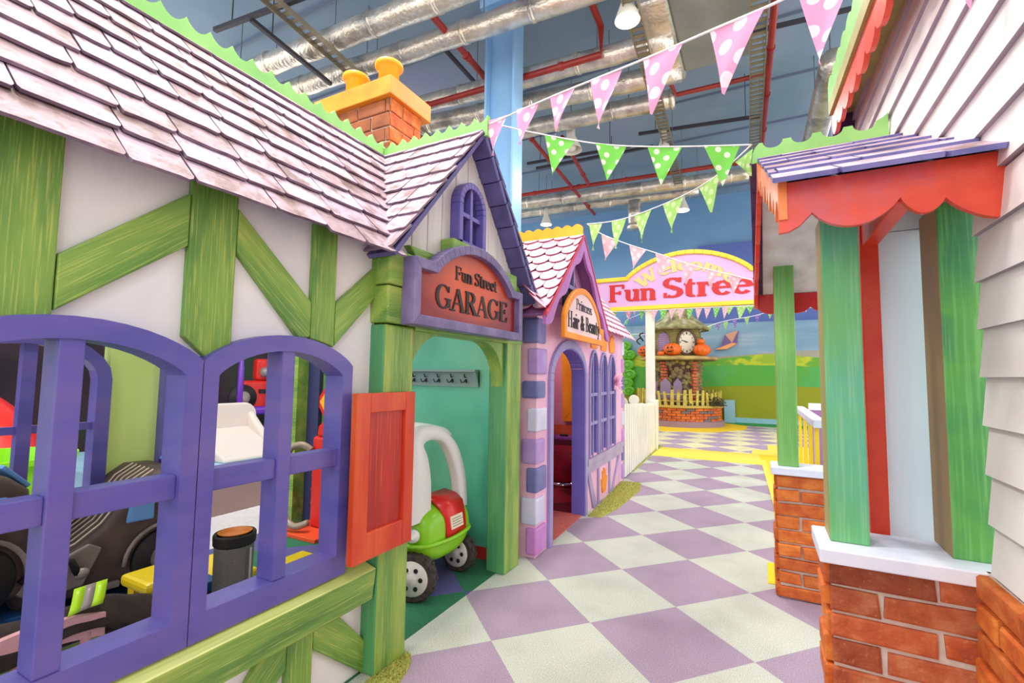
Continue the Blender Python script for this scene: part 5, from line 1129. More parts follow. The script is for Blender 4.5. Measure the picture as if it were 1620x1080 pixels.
mb = MB(); mb.prism(inset_outline(*d_, .05, p=.85), (0, 8.43, 0), EX, EZ, EY, .03); mb.build('sign_board', paint('orchid_pink_board', [(218, 168, 220), (228, 184, 228)], (1, 1, 1), rough=.45), GS)
rl = flat('red_lettering', (206, 14, 20), .45); gl_ = flat('gold_lettering', (232, 208, 130), .5)
mb = MB(); lettering(mb, 'Fun', (-2.43, 8.415, 2.545), EX, EZ, EY, .015, .30, .86, .19, .10); mb.build('lettering', rl, GS)
mb = MB(); lettering(mb, 'Street', (-1.46, 8.415, 2.56), EX, EZ, EY, .015, .34, 1.60, .19, .10); mb.build('lettering', rl, GS)
def bw(x):
    r = 1.05; a = (x-.80)/r; return (.80+r*math.sin(a), -.0-(r-r*math.cos(a))*1.05, -a*1.0)
mb = MB(); lettering(mb, 'Welcome', (-1.90, 8.415, 3.02), EX, EZ, EY, .012, .21, 1.6, .22, .12, bend=bw); lab(mb.build('lettering', gl_, GS), 'pale gold arched lettering')
mb = MB(); mb.box(-1.77, -1.62, 8.45, 8.53, 0, 2.45); mb.build('sign_post', fw, GS, bevel=.008)
mb = MB(); mb.box(.26, .36, 8.45, 8.53, 0, 2.45); mb.build('sign_post', fw, GS, bevel=.008)
# ================================================================ clock tower on its round planter
CX, CY = -1.88, 12.95
TW = thing('clock_tower', 'whimsical stone clock tower with white clock face and round shelf', 'clock tower', (CX, CY, 0))
def cyl(prof, seg, rot=0, c=(CX, CY)):
    mb = MB(); pr = None
    for r, z in prof:
        k = mb.add([(c[0]+r*math.cos(rot+2*PI*i/seg), c[1]+r*math.sin(rot+2*PI*i/seg), z) for i in range(seg)])
        if pr is not None:
            for i in range(seg): mb.face((pr+i, pr+(i+1) % seg, k+(i+1) % seg, k+i))
        else: f0 = k
        pr = k
    mb.face(range(f0, f0+seg)); mb.face(range(pr, pr+seg)); return mb
PL = thing('round_planter', 'round brick planter wall with rustic pale picket fence around the clock tower', 'planter', (CX, CY, 0))
cyl([(1.09, 0), (1.09, .13), (1.05, .14)], 48).build('plinth', flat('mauve_grey_plinth', (150, 124, 140), .7), PL)
mb = cyl([(1.01, .13), (1.01, .46)], 48); R = random.Random(6); mb.mi = [0]*len(mb.f)
for r in range(5):
    n = 30
    for i in range(n):
        a0 = 2*PI*(i+(r % 2)*.5)/n; a1 = a0+2*PI/n*.93; z0 = .14+r*.064; z1 = z0+.056; mb.t = R.random(); ci = 1 if R.random() < .6 else (2 if R.random() < .6 else 3)
        P_ = lambda a, rr, z: (CX+rr*math.cos(a), CY+rr*math.sin(a), z)
        mb.hexa([P_(a0, 1.0, z0), P_(a1, 1.0, z0), P_(a1, 1.035, z0), P_(a0, 1.035, z0), P_(a0, 1.0, z1), P_(a1, 1.0, z1), P_(a1, 1.035, z1), P_(a0, 1.035, z1)], ci)
mb.build('brick_ring', [flat('dark_mortar', (84, 66, 60), .8), M['brick_orange'], M['brick'], flat('grey_brick', (118, 104, 104), .8)], PL)
cyl([(1.08, .46), (1.09, .47), (1.09, .51), (1.07, .52)], 48).build('ledge', flat('straw_ledge', (190, 164, 76), .6), PL)
mb = cyl([(.95, .40), (.95, .53)], 40); mb.build('soil_bed', flat('dark_soil', (70, 56, 44), .9), PL)
st = paint('straw_picket_paint', [(176, 156, 50), (208, 190, 84), (146, 122, 70)], (3, 3, 3), rough=.6)
for i in range(44):
    a = 2*PI*i/44; R = random.Random(i); c = Vector((CX+1.0*math.cos(a), CY+1.0*math.sin(a), 0)); u = Vector((-math.sin(a), math.cos(a), 0)); n = Vector((math.cos(a), math.sin(a), 0))
    t = R.uniform(-.05, .05); w = R.uniform(.065, .095); h = R.uniform(.30, .40)
    mb = MB(); mb.prism([(-w/2, .52), (w/2, .52), (w/2*.8+t, .52+h), (-w/2*.8+t, .52+h*.97)], c, u, EZ, n, .03); mb.build('picket', st, PL, bevel=.006)
mb = MB()
for z in (.62, .78): mb.tube([(CX+.98*math.cos(2*PI*i/40), CY+.98*math.sin(2*PI*i/40), z) for i in range(41)], .018, 6)
mb.build('fence_rail', st, PL)
stone = paint('river_stone', [(116, 98, 82), (160, 146, 108), (176, 164, 70)], (2, 2, 2), rough=.8, tint=[(190, 180, 180), (255, 250, 230)])
mb = cyl([(.66, .50), (.56, .9), (.53, 1.3), (.60, 1.62)], 30); mb.mi = [0]*len(mb.f)
R = random.Random(12)
for k in range(300):
    a = R.uniform(PI, 2*PI); z = R.uniform(.55, 1.6); rr = .60-.06*math.sin(PI*(z-.5)/1.2)+.0
    if abs(a-4.25) < .16 or z < .95 and abs(a-3.95) < .35: continue
    c = Vector((CX+rr*math.cos(a), CY+rr*math.sin(a), z)); mb.t = R.random(); mb.ball(c, R.uniform(.045, .075), 9, 6, (1, 1, .85), 1)
for z in range(14):
    for a in (4.25, 5.55):
        zz = .55+z*.077; mb.t = R.random(); aa = a+R.uniform(-.03, .03); c = Vector((CX+.60*math.cos(aa), CY+.60*math.sin(aa), zz)); u = Vector((-math.sin(aa), math.cos(aa), 0)); mb.obox(c, u, u.cross(EZ), EZ, .16, .08, .06, 2)
mb.build('stone_shaft', [flat('dark_grout', (84, 66, 58), .9), stone, M['brick']], TW, smooth=False)
cyl([(.9, 1.62), (.96, 1.64), (.95, 1.70), (.90, 1.72)], 40).build('shelf', paint('weathered_shelf_wood', [(150, 112, 76), (196, 176, 96)], (3, 3, 12), rough=.7), TW)
RT = math.radians(-90)
cyl([(.64, 1.72), (.62, 2.42)], 6, RT).build('clock_room', paint('olive_board_paint', [(100, 84, 52), (146, 136, 60), (126, 112, 64)], (2, 2, 16), rough=.7), TW, bevel=.02)
cyl([(.78, 2.40), (.80, 2.44), (.58, 2.62), (.38, 2.78), (.30, 2.95)], 24).build('roof_skirt', paint('mossy_roof', [(96, 86, 68), (140, 134, 84), (186, 182, 160)], (5, 5, 5), rough=.7, bump=.5, bscale=12), TW)
cyl([(.29, 2.9), (.25, 3.7)], 14).build('spire', paint('olive_spire', [(110, 104, 60), (160, 156, 80)], (3, 3, 14), rough=.7), TW)
# clock on the face turned to the street
# faces between hexagon corners; pick the one looking towards the camera
fa = math.radians(-60)
fn_ = Vector((math.cos(fa), math.sin(fa), 0)); fu = Vector((-math.sin(fa), math.cos(fa), 0)); fc = Vector((CX, CY, 2.07))+fn_*(.63*math.cos(PI/6)-.005)
mb = MB(); ov = [(.255*math.cos(a), .325*math.sin(a)) for a in [2*PI*i/30 for i in range(30)]]; iv = [(.205*math.cos(a), .275*math.sin(a)) for a in [2*PI*i/30 for i in range(30)]]
mb.band(ov, iv, fc, fu, EZ, fn_, .07, closed=True); ck = mb.build('clock_frame', flat('brown_clock_frame', (98, 66, 50), .6), TW)
mb = MB(); mb.prism(iv, fc, fu, EZ, fn_, .035); cf = mb.build('clock_face', flat('ivory_clock_face', (226, 220, 200), .5), ck)
mb = MB()
for i in range(12):
    a = 2*PI*i/12; r0, r1 = .72, .94; p = lambda r, da=0: fc+fu*(.205*r*math.cos(a+da))+EZ*(.275*r*math.sin(a+da))+fn_*.038
    for da in ((-.05, .05) if i % 3 == 0 else (0,)): q0, q1 = p(r0, da), p(r1, da); mb.obox((q0+q1)/2, (q1-q0).normalized(), (q1-q0).normalized().cross(fn_), fn_, (q1-q0).length, .012, .006)
mb.build('numeral_marks', M['black'], cf)
for (dx, dz, w) in ((-.14, .05, .016), (-.06, .02, .026)):
    mb = MB(); q1 = fc+fu*dx+EZ*dz+fn_*.045; q0 = fc+fn_*.045-fu*dx*.2; d = (q1-q0); mb.obox((q0+q1)/2, d.normalized(), d.normalized().cross(fn_), fn_, d.length, w, .008); mb.build('clock_hand', M['black'], cf)
# lilac shutter beside the clock
f2 = fa-PI/3; n2 = Vector((math.cos(f2), math.sin(f2), 0)); u2 = Vector((-math.sin(f2), math.cos(f2), 0)); c2 = Vector((CX, CY, 2.08))+n2*(.63*math.cos(PI/6)-.005)
mb = MB(); mb.prism([(-.15, -.26), (.15, -.26), (.2, .0), (.14, .2), (0, .27), (-.14, .2), (-.2, 0)], c2, u2, EZ, n2, .03)
sw = mb.build('round_shutter', flat('dusty_lilac_shutter', (146, 112, 150), .6), TW)
mb = MB()
for i in range(9): mb.obox(c2+EZ*(-.2+.05*i)+n2*.035, u2, n2, EZ, .22, .02, .016)
mb.build('shutter_slats', flat('pale_lilac_slat', (190, 160, 190), .6), sw)
for (dx, w) in ((-.30, .2), (.02, .26), (.33, .2)):
    mb = MB(); c = Vector((CX-.22, CY-.66, .95)); mb.prism([(dx-w/2, -.3), (dx+w/2, -.3), (dx+w/2, .1), (dx, .22), (dx-w/2, .1)], c, Vector((1, -.25, 0)).normalized(), EZ, Vector((-.25, -1, 0)).normalized(), .03)
    mb.build('lower_shutter', flat('grey_mauve_shutter', (150, 128, 160) if dx else (96, 84, 104), .6), TW)
# pumpkins
pk = paint('pumpkin_skin', [(222, 90, 14), (238, 116, 28)], (5, 5, 5), rough=.4)
def pumpkin(c, r, label, face=False, sc=.72):
    T_ = thing('pumpkin', label, 'pumpkin', c, 0, None)
    mb = MB(); mb.ball(Vector(c)+EZ*r*sc*.97, r, 40, 14, (1, 1, sc), fn=lambda p, t: 1-.17*abs(math.sin(p*5))**.7*math.sin(t)); mb.build('shell', pk, T_, smooth=True)
    mb = MB(); mb.tube([Vector(c)+EZ*r*sc*1.85, Vector(c)+EZ*r*sc*2.1+EX*.02, Vector(c)+EZ*r*sc*2.25+EX*.05], [.03, .02, .015], 8); mb.build('stem', flat('pumpkin_stem', (96, 90, 40), .8), T_, smooth=True)
    if face:
        mb = MB(); cc = Vector(c)+EZ*r*sc*.97
        for (dx, dz) in ((-.36, .25), (.05, .3)):
            q = cc+Vector((dx*r, -math.sqrt(1-dx*dx)*r*.90, dz*r*sc)); mb.prism([(-.12*r, -.08*r), (.12*r, -.08*r), (0, .14*r)], q, EX, EZ, -EY, .05*r+.02)
        q = cc+Vector((-.15*r, -r*.93, -.3*r*sc)); mb.prism([(-.4*r, .1*r), (-.2*r, -.1*r), (.2*r, -.1*r), (.4*r, .1*r), (.2*r, 0), (0, .04*r), (-.2*r, 0)], q, EX, EZ, -EY, .03); mb.build('carved_face', M['black'], T_)
pumpkin((CX-.75, CY-.42, 1.72), .20, 'large orange jack-o-lantern at left end of tower shelf', True)
pumpkin((CX-.28, CY-.80, 1.72), .10, 'smallest orange pumpkin on the tower shelf, left of middle', False, .6)
pumpkin((CX-.02, CY-.74, 1.72), .225, 'orange carved pumpkin on tower shelf left of the clock face', True)
pumpkin((CX+.64, CY-.55, 1.72), .21, 'orange pumpkin at right end of tower shelf with a small one on top', False)
pumpkin((CX+.62, CY-.52, 2.00), .10, 'little pumpkin stacked on top of the right-hand pumpkin', False)
mb = MB(); mb.tube(smoothpts([(CX-.86, CY-.5, 2.03), (CX-.95, CY-.5, 2.12), (CX-.86, CY-.5, 2.2), (CX-.78, CY-.5, 2.12), (CX-.88, CY-.5, 2.28), (CX-.78, CY-.5, 2.33)]), .018, 6); tag(mb.build('curly_twig', M['black'], smooth=True), 'dark curly twig ornament above the left jack-o-lantern', 'ornament')
for i, (x, y, z, s_, l) in enumerate(((.95, -.55, .52, .24, 'dark leafy bush right of tower base behind pickets'), (-.15, -.82, .52, .18, 'mixed pink and red flowers by lower shutters'), (.35, -.86, .5, .15, 'yellow-green low bush before tower base'))):
    mb = MB(); R = random.Random(i+40); cols = [flat('bush_dark', (70, 64, 40), .8), flat('bush_pink', (200, 110, 110), .7), flat('bush_yellow', (176, 170, 50), .7)]
    for k in range(240):
        d = Vector((R.gauss(0, 1), R.gauss(0, 1), R.gauss(0, 1))).normalized()*s_*R.uniform(.3, 1); d.z = abs(d.z); c = Vector((CX+x, CY+y, z))+d*Vector((.8, .6, 1)).length/1.5; s1 = Vector((R.uniform(-1, 1), R.uniform(-1, 1), R.uniform(-1, 1))).normalized()*.03; s2 = s1.orthogonal().normalized()*.02
        j = mb.add([c-s1, c+s2, c+s1, c-s2]); mb.face((j, j+1, j+2, j+3), R.choice([0, i, 2 if i == 1 else 0]))
    tag(mb.build('bush', cols), l, 'bush')
# kite and leafy relief on the mural
KT = thing('kite', 'curved purple and orange kite mounted on sky mural', 'kite', (-.8, 14.1, 2.1))
def dfm(x, y, Y=14.2): v = onY(x, y, Y); return (v.x, v.z)
A_, B_, C_, D_ = dfm(1168, 522), dfm(1147, 529), dfm(1130, 553), dfm(1166, 543); E_ = dfm(1158, 542)
kv = flat('kite_violet', (112, 84, 140), .5); ko = flat('kite_orange', (240, 160, 96), .5); kb = flat('kite_tan', (200, 150, 124), .5)
for nm, pts, mt in (('kite_panel', [B_, A_, E_], kb), ('kite_panel', [B_, E_, C_, dfm(1141, 548)], kv), ('kite_panel', [A_, D_, E_], kv), ('kite_panel', [E_, D_, dfm(1150, 552), C_], ko)):
    mb = MB(); mb.prism(pts, (0, 14.2, 0), EX, EZ, EY, .085); mb.build(nm, mt, KT)
TR = thing('leaf_relief', 'bright green swirled tree foliage relief on mural beside pink house', 'tree', (-3.4, 14.1, .7))
gr_ = paint('bright_leaf_green', [(86, 176, 40), (120, 204, 56)], (4, 4, 4), rough=.5)
for (px, py, r) in ((990, 547, .17), (997, 561, .18), (993, 577, .2), (996, 592, .2), (992, 605, .2), (995, 618, .18), (985, 560, .22), (983, 590, .25)):
    v = onY(px, py, 14.205); mb = MB(); mb.ball(v, r, 16, 9, (1, .3, .8)); mb.build('foliage', gr_, TR, smooth=True)
    mb = MB(); mb.tube([v+Vector((r*.6*math.cos(a)*(1-a/14), -r*.32, r*.5*math.sin(a)*(1-a/14))) for a in [i*.5 for i in range(16)]], .006, 5); mb.build('swirl', flat('leaf_line', (50, 120, 30), .6), TR)
# ================================================================ buntings
PINKD = dots('pink_dotted_cloth', (240, 164, 206), (252, 226, 240), 2.3)
PALEP = dots('pale_pink_dotted_cloth', (240, 190, 204), (250, 220, 226), 2.6)
GREEND = dots('green_dotted_cloth', (122, 214, 84), (222, 232, 214), 2.8, r=.24)
PALEG = dots('pale_green_dotted_cloth', (170, 220, 120), (206, 234, 170), 3.2)
PURD = dots('purple_dotted_cloth', (120, 70, 180), (220, 206, 236), 4.0)
CORD = flat('white_cord', (244, 244, 244), .6)
def pennant(p0, p1, tip, mat, parent, nrm, wav=.012, seed=0):
    """curved triangular flag hung between p0 and p1"""
    R = random.Random(seed); mb = MB(); n = 10; rows = []; p0, p1, tip = Vector(p0), Vector(p1), Vector(tip); ph_ = R.uniform(0, 6); am = wav*R.uniform(.5, 1.2)
    for i in range(n+1):
        t = i/n; row = []
        k_ = max(1, n-i)
        for j in range(k_+1):
            s_ = j/k_ if k_ else .5
            base = p0.lerp(p1, s_) if i == 0 else (p0.lerp(tip, t)).lerp(p1.lerp(tip, t), s_)
            off = nrm*am*(math.sin(3*t+ph_+4*s_)*(.3+.7*t)); row.append(base+off); 
        rows.append((mb.add(row), k_, t))
    for (a, ka, ta), (b, kb_, tb) in zip(rows[:-1], rows[1:]):
        for j in range(ka):
            if kb_ == ka: mb.face((a+j, a+j+1, b+j+1, b+j)); continue
            mb.face((a+j, a+j+1, b+min(j, kb_)))
            if j < kb_: mb.face((a+j+1, b+j+1, b+j))
    W_ = (p1-p0).length; H_ = ((p0+p1)/2-tip).length
    uo = R.uniform(0, 5)
    for (a, ka, t) in rows:
        for j in range(ka+1): mb.uv[a+j] = (uo+(j/ka*(1-t)+t*.5), uo*.7-(t*H_/W_))
    o = mb.build('pennant', mat, parent, smooth=True); return o
def bunting(label, group, A_, B_, cord_px, flags, mat, r=.004, wav=.012):
    """A_,B_: 3-D ends; everything hangs in the vertical plane through them"""
    A_, B_ = Vector(A_), Vector(B_); n = (B_-A_).cross(EZ).normalized()
    def U(p): d = ray(*p); return CO+d*((A_-CO).dot(n)/d.dot(n))
    T_ = thing('bunting', label, 'bunting', A_, 0, group)
    mb = MB(); pts = [A_]+[U(p) for p in cord_px]+[B_]; sp = smoothpts(pts, 6)
    mb.tube(sp, r, 6); mb.build('cord', CORD, T_, smooth=True)
    for i, f in enumerate(flags):
        m_ = mat[i % len(mat)] if isinstance(mat, list) else mat
        pennant(U(f[0]), U(f[1]), U(f[2]), m_, T_, n*(1 if i % 2 else -1), wav, i)
APX = (-1.27, 2.115, 2.53); PIA = (-1.20, 3.56, 2.40); PRX = (-.01, 2.385, 2.262)
bunting('large pink polka-dot pennant string from garage ridge up to right house', 'pennant buntings over the street', APX, (.485, 1.35, 2.40),
        [(872.6, 153), (1020.5, 93), (1122.6, 49), (1210.5, 12), (1262, -12), (1353, -52), (1450, -88)],
        [((771, 192), (802, 181), (779, 246)), ((818, 174), (851.5, 163), (822.7, 229)), ((871, 155), (909.6, 139), (877, 215)), ((935, 128.5), (983.5, 110), (946.5, 203.5)), ((1017, 95), (1081, 68), (1030, 181)), ((1122.6, 50), (1210.6, 13), (1143, 148)), ((1262, -12), (1353, -51), (1297, 102)), ((1470, -95), (1560, -118), (1536, 16))], PINKD, .0045)
bunting('bright green dotted pennant string from garage ridge to porch ridge', 'pennant buntings over the street', APX, PRX,
        [(800, 200), (835, 208), (942, 227), (1030, 232), (1115, 231)],
        [((862, 214), (909, 223), (874, 276.5)), ((942, 227), (991.5, 231), (961, 287)), ((1024, 232), (1079.5, 232), (1046, 293)), ((1113, 231), (1171, 229), (1144, 294))], GREEND, .0035)
bunting('light green dotted pennant string from pink house ridge up to porch ridge', 'pennant buntings over the street', PIA, PRX,
        [(964.5, 350.5), (1004, 340.5), (1078, 310.6), (1135, 276.6)],
        [((933, 355), (952.5, 353.5), (937.5, 396)), ((968, 350), (990, 345), (974.5, 393)), ((1005, 341), (1031, 331), (1014, 384)), ((1049.7, 324), (1081, 309), (1062.5, 368)), ((1104.6, 296), (1139, 274), (1125, 336)), ((1162, 256), (1192, 235), (1186, 278))], PALEG, .0035)
bunting('pale pink pennant string from pink house ridge down to far porch eave', 'pennant buntings over the street', PIA, (-.02, 3.32, 1.80),
        [(951.7, 370), (995.7, 387), (1038, 400), (1078, 414), (1115, 425), (1150, 433)],
        [((942, 365), (948, 367), (938, 376)), ((951.7, 371), (977, 381), (958, 411.5)), ((995.7, 387), (1022, 396), (1001, 425.6)), ((1037, 400), (1063, 408.7), (1044.6, 439)), ((1077, 413), (1101, 420), (1085, 449.4)), ((1114, 424), (1137, 429.6), (1123, 456)), ((1151.5, 433.7), (1172.7, 438.5), (1160, 468))], PALEP, .0035)
# rows beneath the gateway sign
fl_ = [((1030+14*i*1.0, 491-.55*i), (1041+14*i, 490.5-.55*i), (1033.5+14*i, 508-.5*i)) for i in range(11)]
bunting('row of alternating pink and green pennants hanging just beneath gateway sign', 'small buntings beyond the gateway', (-2.7, 8.375, 2.38), (1.2, 8.375, 2.34), [(1000, 492), (1100, 487), (1180, 484), (1240, 482)],
        fl_[:9]+[((1146, 485), (1161, 484), (1153, 498)), ((1165, 484), (1182, 483), (1170, 506)), ((1180, 483), (1194, 482), (1186, 496)), ((1240, 482), (1251, 482), (1246, 497)), ((1256, 481), (1266, 481), (1260, 493)), ((1270, 480), (1281, 480), (1275, 494)), ((1283, 479), (1292, 479), (1287, 489))],
        [PALEP, GREEND, PALEP, PALEP, GREEND, PALEP, PALEP, GREEND, PALEP, PALEG, PALEG, GREEND], .006)
bunting('row of mixed pink, purple and green pennants at left below gateway sign', 'small buntings beyond the gateway', (-2.9, 8.50, 2.40), (-1.8, 8.50, 2.40), [(985, 492), (1005, 491)],
        [((965, 491), (977, 491), (971, 508)), ((988, 491), (1001, 490.5), (994, 506)), ((1001, 490), (1007, 490), (1004, 500)), ((1011, 490), (1020, 489), (1015, 508))], [PALEG, PINKD, PALEP, GREEND], .006)
bunting('thin purple and green pennant string rising past left of clock tower', 'small buntings beyond the gateway', (-3.75, 14.28, 2.42), (-2.1, 12.9, 3.2), [(990, 508), (1005, 500)],
        [((978, 514), (984, 511), (980, 520)), ((989, 508), (994, 506), (991, 516)), ((998, 503), (1005, 500), (1001, 515))], [PURD, GREEND, PURD], .008)
bunting('low string of green and purple pennants left of clock tower', 'small buntings beyond the gateway', (-3.9, 14.28, 2.25), (-2.5, 12.95, 2.3), [(1000, 529)],
        [((984, 532), (990, 530), (985, 537)), ((998, 529), (1004, 528), (1000, 537)), ((1015, 527), (1022, 526), (1019, 535))], [PURD, PALEG, PURD], .008)
bunting('green and purple pennant string climbing to the right above kite', 'small buntings beyond the gateway', (-1.33, 12.75, 2.36), (1.5, 14.28, 3.05), [(1120, 516), (1150, 507), (1190, 500), (1225, 492)],
        [((1119, 516), (1126, 514), (1122, 525)), ((1132, 513), (1140, 511), (1136, 522)), ((1144, 510), (1152, 508), (1148, 522)), ((1158, 507), (1167, 504), (1163, 519)), ((1177, 502), (1186, 500), (1182, 516)), ((1194, 499), (1203, 497), (1198, 511)), ((1214, 495), (1222, 493), (1218, 504))], [PALEG, PURD], .008)
# ================================================================ ceiling services
foil = paint('crinkled_foil', [(176, 168, 160), (236, 226, 212), (216, 200, 176)], (3, 3, 3), rough=.3, metal=.75, bump=1.0, bscale=22)
def duct(label, p0, p1, r, group=None, name='air_duct'):
    T_ = thing(name, label, 'duct', p0, 0, group); p0, p1 = Vector(p0), Vector(p1); d = (p1-p0); L_ = d.length; d.normalize()
    mb = MB(); n = int(L_/.25); R = random.Random(int(p0.y*100)); mb.tube([p0+d*L_*i/n+Vector((0, 0, R.uniform(-.01, .01))) for i in range(n+1)], [r*R.uniform(.95, 1.03) for i in range(n+1)], 18); mb.build('foil_skin', foil, T_, smooth=True)
    k = .6
    while k < L_:
        mb = MB(); mb.tube([p0+d*k, p0+d*(k+.05)], r*1.06, 18); mb.build('band_strap', foil, T_, smooth=True); k += .95
    k = .9
    while k < L_:
        mb = MB(); c = p0+d*k; mb.tube([c+EZ*r, Vector((c.x, c.y, 6.5))], .008, 5); mb.build('hanger_rod', M['metal'], T_); k += 1.9
dg = 'foil wrapped ducts under the ceiling'
duct('foil wrapped duct nearest the slate roof ridge', (-11.5, 3.87, 5.6), (-2.0, 4.3, 5.6), .15, dg)
duct('foil wrapped duct second from the slate roof ridge', (-11.5, 4.40, 5.6), (-1.2, 4.95, 5.6), .14, dg)
duct('foil wrapped duct passing behind chimney and blue column, upper one', (-8.5, 5.69, 5.6), (-.9, 6.15, 5.6), .14, dg)
duct('foil wrapped duct passing behind chimney and blue column, lower one', (-8.5, 6.05, 5.6), (-.9, 6.9, 5.6), .15, dg)
duct('foil wrapped duct seen between the pink pennants right of column', (-6.5, 7.13, 5.6), (-1.1, 7.55, 5.6), .15, dg)
duct('far foil duct above red pipe near back wall', (-11.5, 10.13, 5.65), (-.05, 11.3, 5.65), .15, dg)
duct('farthest foil duct just before the blue back wall', (-11.5, 11.1, 5.7), (-1.2, 11.9, 5.7), .13, dg)
mb = MB(); mb.tube([(-2.7, 11.7, 5.6), (-2.7, 11.7, 5.0)], .16, 16); mb.tube([(-2.7, 11.7, 5.02), (-2.7, 11.7, 4.9)], [.16, .2], 16); tag(mb.build('duct_drop', foil, smooth=True), 'short vertical foil duct drop before back wall', 'duct')
rpipe = paint('red_sprinkler_pipe', [(140, 34, 26), (164, 46, 32)], (3, 3, 3), rough=.4)
def pipe(label, pts, r=.045, group='red sprinkler pipes'):
    T_ = thing('sprinkler_pipe', label, 'pipe', pts[0], 0, group); mb = MB(); mb.tube(pts, r, 10); mb.build('pipe', rpipe, T_, smooth=False)
    mb = MB()
    for a, b in zip(pts[:-1], pts[1:]):
        a, b = Vector(a), Vector(b); d = (b-a); n = int(d.length/1.1)
        for k in range(1, n+1): c = a+d*(k-.5)/max(1, n); mb.tube([c-d.normalized()*.03, c+d.normalized()*.03], r*1.3, 10)
    if mb.v: mb.build('couplings', rpipe, T_)
pipe('red pipe slanting over the chimney to the blue column', [(-3.47, 3.6, 5.6), (-3.53, 5.8, 5.6), (-3.53, 5.82, 5.3)])
pipe('red pipe running left to right behind column with upward elbow', [(-5.2, 5.81, 5.5), (-1.8, 5.9, 5.5), (-1.8, 5.9, 5.9), (-1.78, 5.0, 5.9)])
pipe('long red pipe running away beside the right-hand cable tray', [(.28, 5.2, 5.6), (.13, 9.8, 5.6), (.1, 10.6, 5.6)])
pipe('red branch pipe below the air conditioner', [(.24, 7.5, 5.6), (-1.06, 7.46, 5.6), (-1.1, 7.1, 5.6)], .035)
pipe('long red pipe crossing in front of far ducts', [(-5.3, 10.1, 5.6), (.2, 10.5, 5.6)])
pipe('left red diagonal strut behind green pennants', [(-3.66, 7.1, 5.6), (-3.9, 12.2, 5.6)], .04)
pipe('right red diagonal strut behind green pennants', [(-3.15, 7.9, 5.6), (-3.4, 10.2, 5.6)], .04)
trm = flat('galvanised_tray', (150, 140, 120), .4, .6)
def tray(label, p0, p1, w, group='ceiling cable trays'):
    p0, p1 = Vector(p0), Vector(p1); d = (p1-p0); L_ = d.length; d.normalize(); s_ = d.cross(EZ).normalized()
    T_ = thing('cable_tray', label, 'cable tray', p0, 0, group)
    mb = MB()
    for q in (-1, 1): mb.obox(p0+d*L_/2+s_*q*w/2, d, s_, EZ, L_, .012, .07)
    mb.build('side_flange', trm, T_)
    mb = MB(); k = 0
    while k < L_: mb.obox(p0+d*(k+.05), d, s_, EZ, .06, w, .01); k += .12
    mb.build('rungs', trm, T_)
    k = .5
    while k < L_:
        c = p0+d*k; mb = MB(); mb.tube([c+s_*w/2, Vector((c.x, c.y, 6.5))+s_*w/2], .006, 4); mb.build('hanger_rod', M['metal'], T_); k += 1.8
tray('perforated cable tray crossing above the slate roof and chimney', (-4.7, 2.6, 5.33), (-5.1, 6.4, 5.33), .16)
tray('perforated cable tray running away behind the bright lamp', (-1.15, 4.3, 5.33), (-1.45, 10.4, 5.33), .16)
tray('perforated cable tray running away beside long red pipe', (.10, 5.0, 5.4), (-.02, 11.2, 5.4), .18)
def rail(label, p0, p1): 
    mb = MB(); p0, p1 = Vector(p0), Vector(p1); d = (p1-p0).normalized(); s_ = d.cross(EZ); mb.obox((p0+p1)/2, d, s_, EZ, (p1-p0).length, .05, .05); k = .3
    while k < (p1-p0).length: c = p0+d*k; mb.tube([c, Vector((c.x, c.y, 6.5))], .008, 4); k += 1.5
    tag(mb.build('ceiling_rail', flat('dark_rail', (66, 62, 70), .5, .3)), label, 'rail', 'thin ceiling rails')
rail('thin dark ceiling rail at upper left above green crest', (-5.9, 3.2, 5.4), (-4.4, 3.35, 5.4))
rail('thin dark ceiling rail branching towards the first duct', (-5.3, 3.28, 5.38), (-5.45, 4.6, 5.38))
rail('thin ceiling rail between chimney pot and column', (-4.2, 5.3, 6.2), (-4.25, 7.0, 6.2))
rail('thin ceiling rail crossing behind the large pink pennants', (-1.9, 8.6, 5.7), (0.1, 8.9, 5.7))
rail('thin ceiling rail right of the blue column', (-4.4, 9.0, 5.8), (-2.2, 9.2, 5.8))
rail('thin ceiling rail above far red pipe', (-4.6, 9.9, 6.1), (-1.9, 10.0, 6.1))
rail('thin ceiling rail over the long right red pipe', (-.6, 7.0, 6.0), (1.4, 7.2, 6.0))
AC = thing('air_conditioner', 'grey ceiling air conditioner box with foil duct collar behind pink pennants', 'air conditioner', (-.5, 6.5, 5.5))
mb = MB(); mb.box(-.86, .02, 5.2, 6.95, 5.6, 5.95); mb.build('casing', paint('grey_casing', [(128, 130, 124), (146, 148, 142)], (2, 2, 2), rough=.5), AC, bevel=.02)
mb = MB(); mb.box(-1.22, -.86, 5.4, 7.1, 5.58, 5.98); mb.build('foil_collar', foil, AC, bevel=.04)
mb = MB(); mb.box(-.55, -.44, 5.0, 5.2, 5.62, 5.72); mb.box(-.38, -.27, 5.0, 5.2, 5.62, 5.72); mb.build('connection_box', M['black'], AC)
CL = thing('steel_column', 'pale blue steel column rising behind the garage gable', 'column', (-3.12, 5.6, 0))
cb2 = paint('pale_blue_steel_paint', [(120, 168, 214), (150, 192, 226)], (1, 1, .6), rough=.35)
mb = MB(); mb.box(-3.36, -3.33, 5.47, 5.74, 0, 6.38); mb.build('flange', cb2, CL)
mb = MB(); mb.box(-2.92, -2.89, 5.47, 5.74, 0, 6.38); mb.build('flange', cb2, CL)
mb = MB(); mb.box(-3.33, -2.92, 5.60, 5.62, 0, 6.38); mb.build('web', cb2, CL)
mb = MB(); mb.box(-3.42, -2.83, 5.40, 5.82, 6.38, 6.5); mb.build('head_plate', cb2, CL)
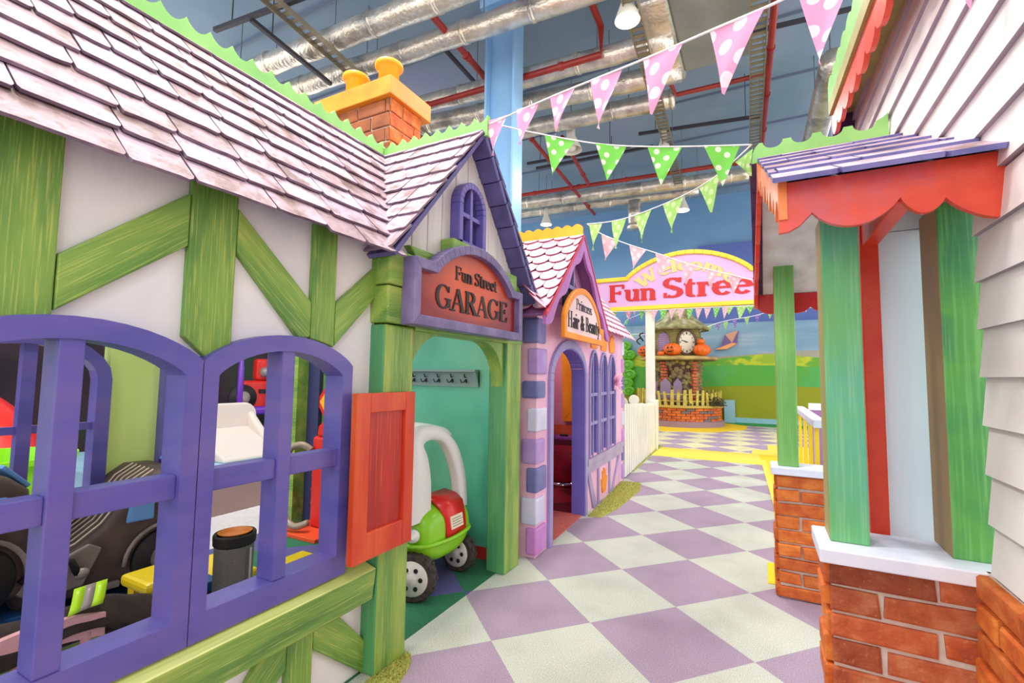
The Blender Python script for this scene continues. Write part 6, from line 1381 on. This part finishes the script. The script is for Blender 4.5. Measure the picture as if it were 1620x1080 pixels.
FD = thing('flexible_duct', 'ribbed silver flexible duct beside right house eave', 'duct', (.92, 7.9, 5.2))
a, b = Vector((.90, 9.2, 5.2)), Vector((.93, 6.9, 5.2)); mb = MB(); n = 40
mb.tube([a.lerp(b, k/n) for k in range(n+1)], [.15 if k % 2 else .172 for k in range(n+1)], 18); mb.build('ribbed_hose', foil, FD, smooth=True)
for t in (.15, .5, .85):
    c = a.lerp(b, t); mb = MB(); mb.tube([c+EZ*.15, Vector((c.x, c.y, 6.5))], .01, 5); mb.build('hanger_rod', M['metal'], FD)
# lamps: high-bay pendants, each with its own light; the closing loop adds unseen fill lamps
refl = flat('white_reflector', (224, 220, 208), .4)
def lamp(label, x, y, z, lit=True, power=None, r=.2, vis=True):
    T_ = thing('pendant_lamp', label, 'lamp', (x, y, z), 0, 'high-bay pendant lamps')
    mb = MB(); mb.lathe([(r, 0), (r*.95, .03), (r*.55, .20), (r*.38, .26), (r*.36, .42), (r*.2, .45)], (x, y, z), seg=26, cap=False); mb.build('reflector', refl, T_, smooth=True)
    mb = MB(); mb.tube([(x, y, z+.42), (x, y, 6.5)], .01, 6); mb.build('suspension_rod', M['metal'], T_)
    mb = MB(); mb.ball((x, y, z+.08), r*.5, 14, 8); mb.build('bulb', glow('lamp_glow', (255, 244, 222), 14 if lit else 0) if lit else refl, T_, smooth=True)
    if lit:
        l = bpy.data.lights.new('lamp_light', 'AREA'); l.shape = 'DISK'; l.size = r*1.8; l.energy = (power or LAMP_POWER); l.color = (1, .96, .89)
        o = bpy.data.objects.new('lamp_light', l); C.objects.link(o); o.parent = T_; o.location = (0, 0, -.03)
lamp('glowing pendant lamp brightest at top above pink pennants', -1.24, 5.07, 5.2, r=.14)
lamp('glowing pendant lamp seen through the third green pennant', -1.43, 8.47, 5.15, r=.15)
lamp('glowing pendant lamp low near back wall right of light green pennants', -1.56, 11.74, 5.2, r=.16, power=LAMP_POWER*.5)
lamp('glowing pendant lamp above the amber ridge of the pink house', -4.9, 11.2, 5.15, r=.15)
lamp('unlit glass pendant lamp right of blue column', -2.9, 7.7, 5.2, False, r=.2)
for i, (x, y, t_) in enumerate(((-1.2, 1.0, 'over near end of the street beside garage'), (-1.2, -1.2, 'past near end of slate-roofed cottage'), (1.4, -.8, 'past near end of siding house'), (-.4, 3.2, 'over the middle of the street'), (-3.5, .5, 'far left over the cottage roof'), (2.2, 6.5, 'to the right beyond the siding house'), (2.6, 10.5, 'far right beyond the gateway'), (-3.0, 2.2, 'left over the slate roof ridge'))):  # lamps out of view, put in only to fill light
    lamp('added unseen fill lamp '+t_, x, y, 5.6, r=.3, power=LAMP_POWER*(1.5 if i in (0, 4, 7) else .35 if i == 6 else .8))
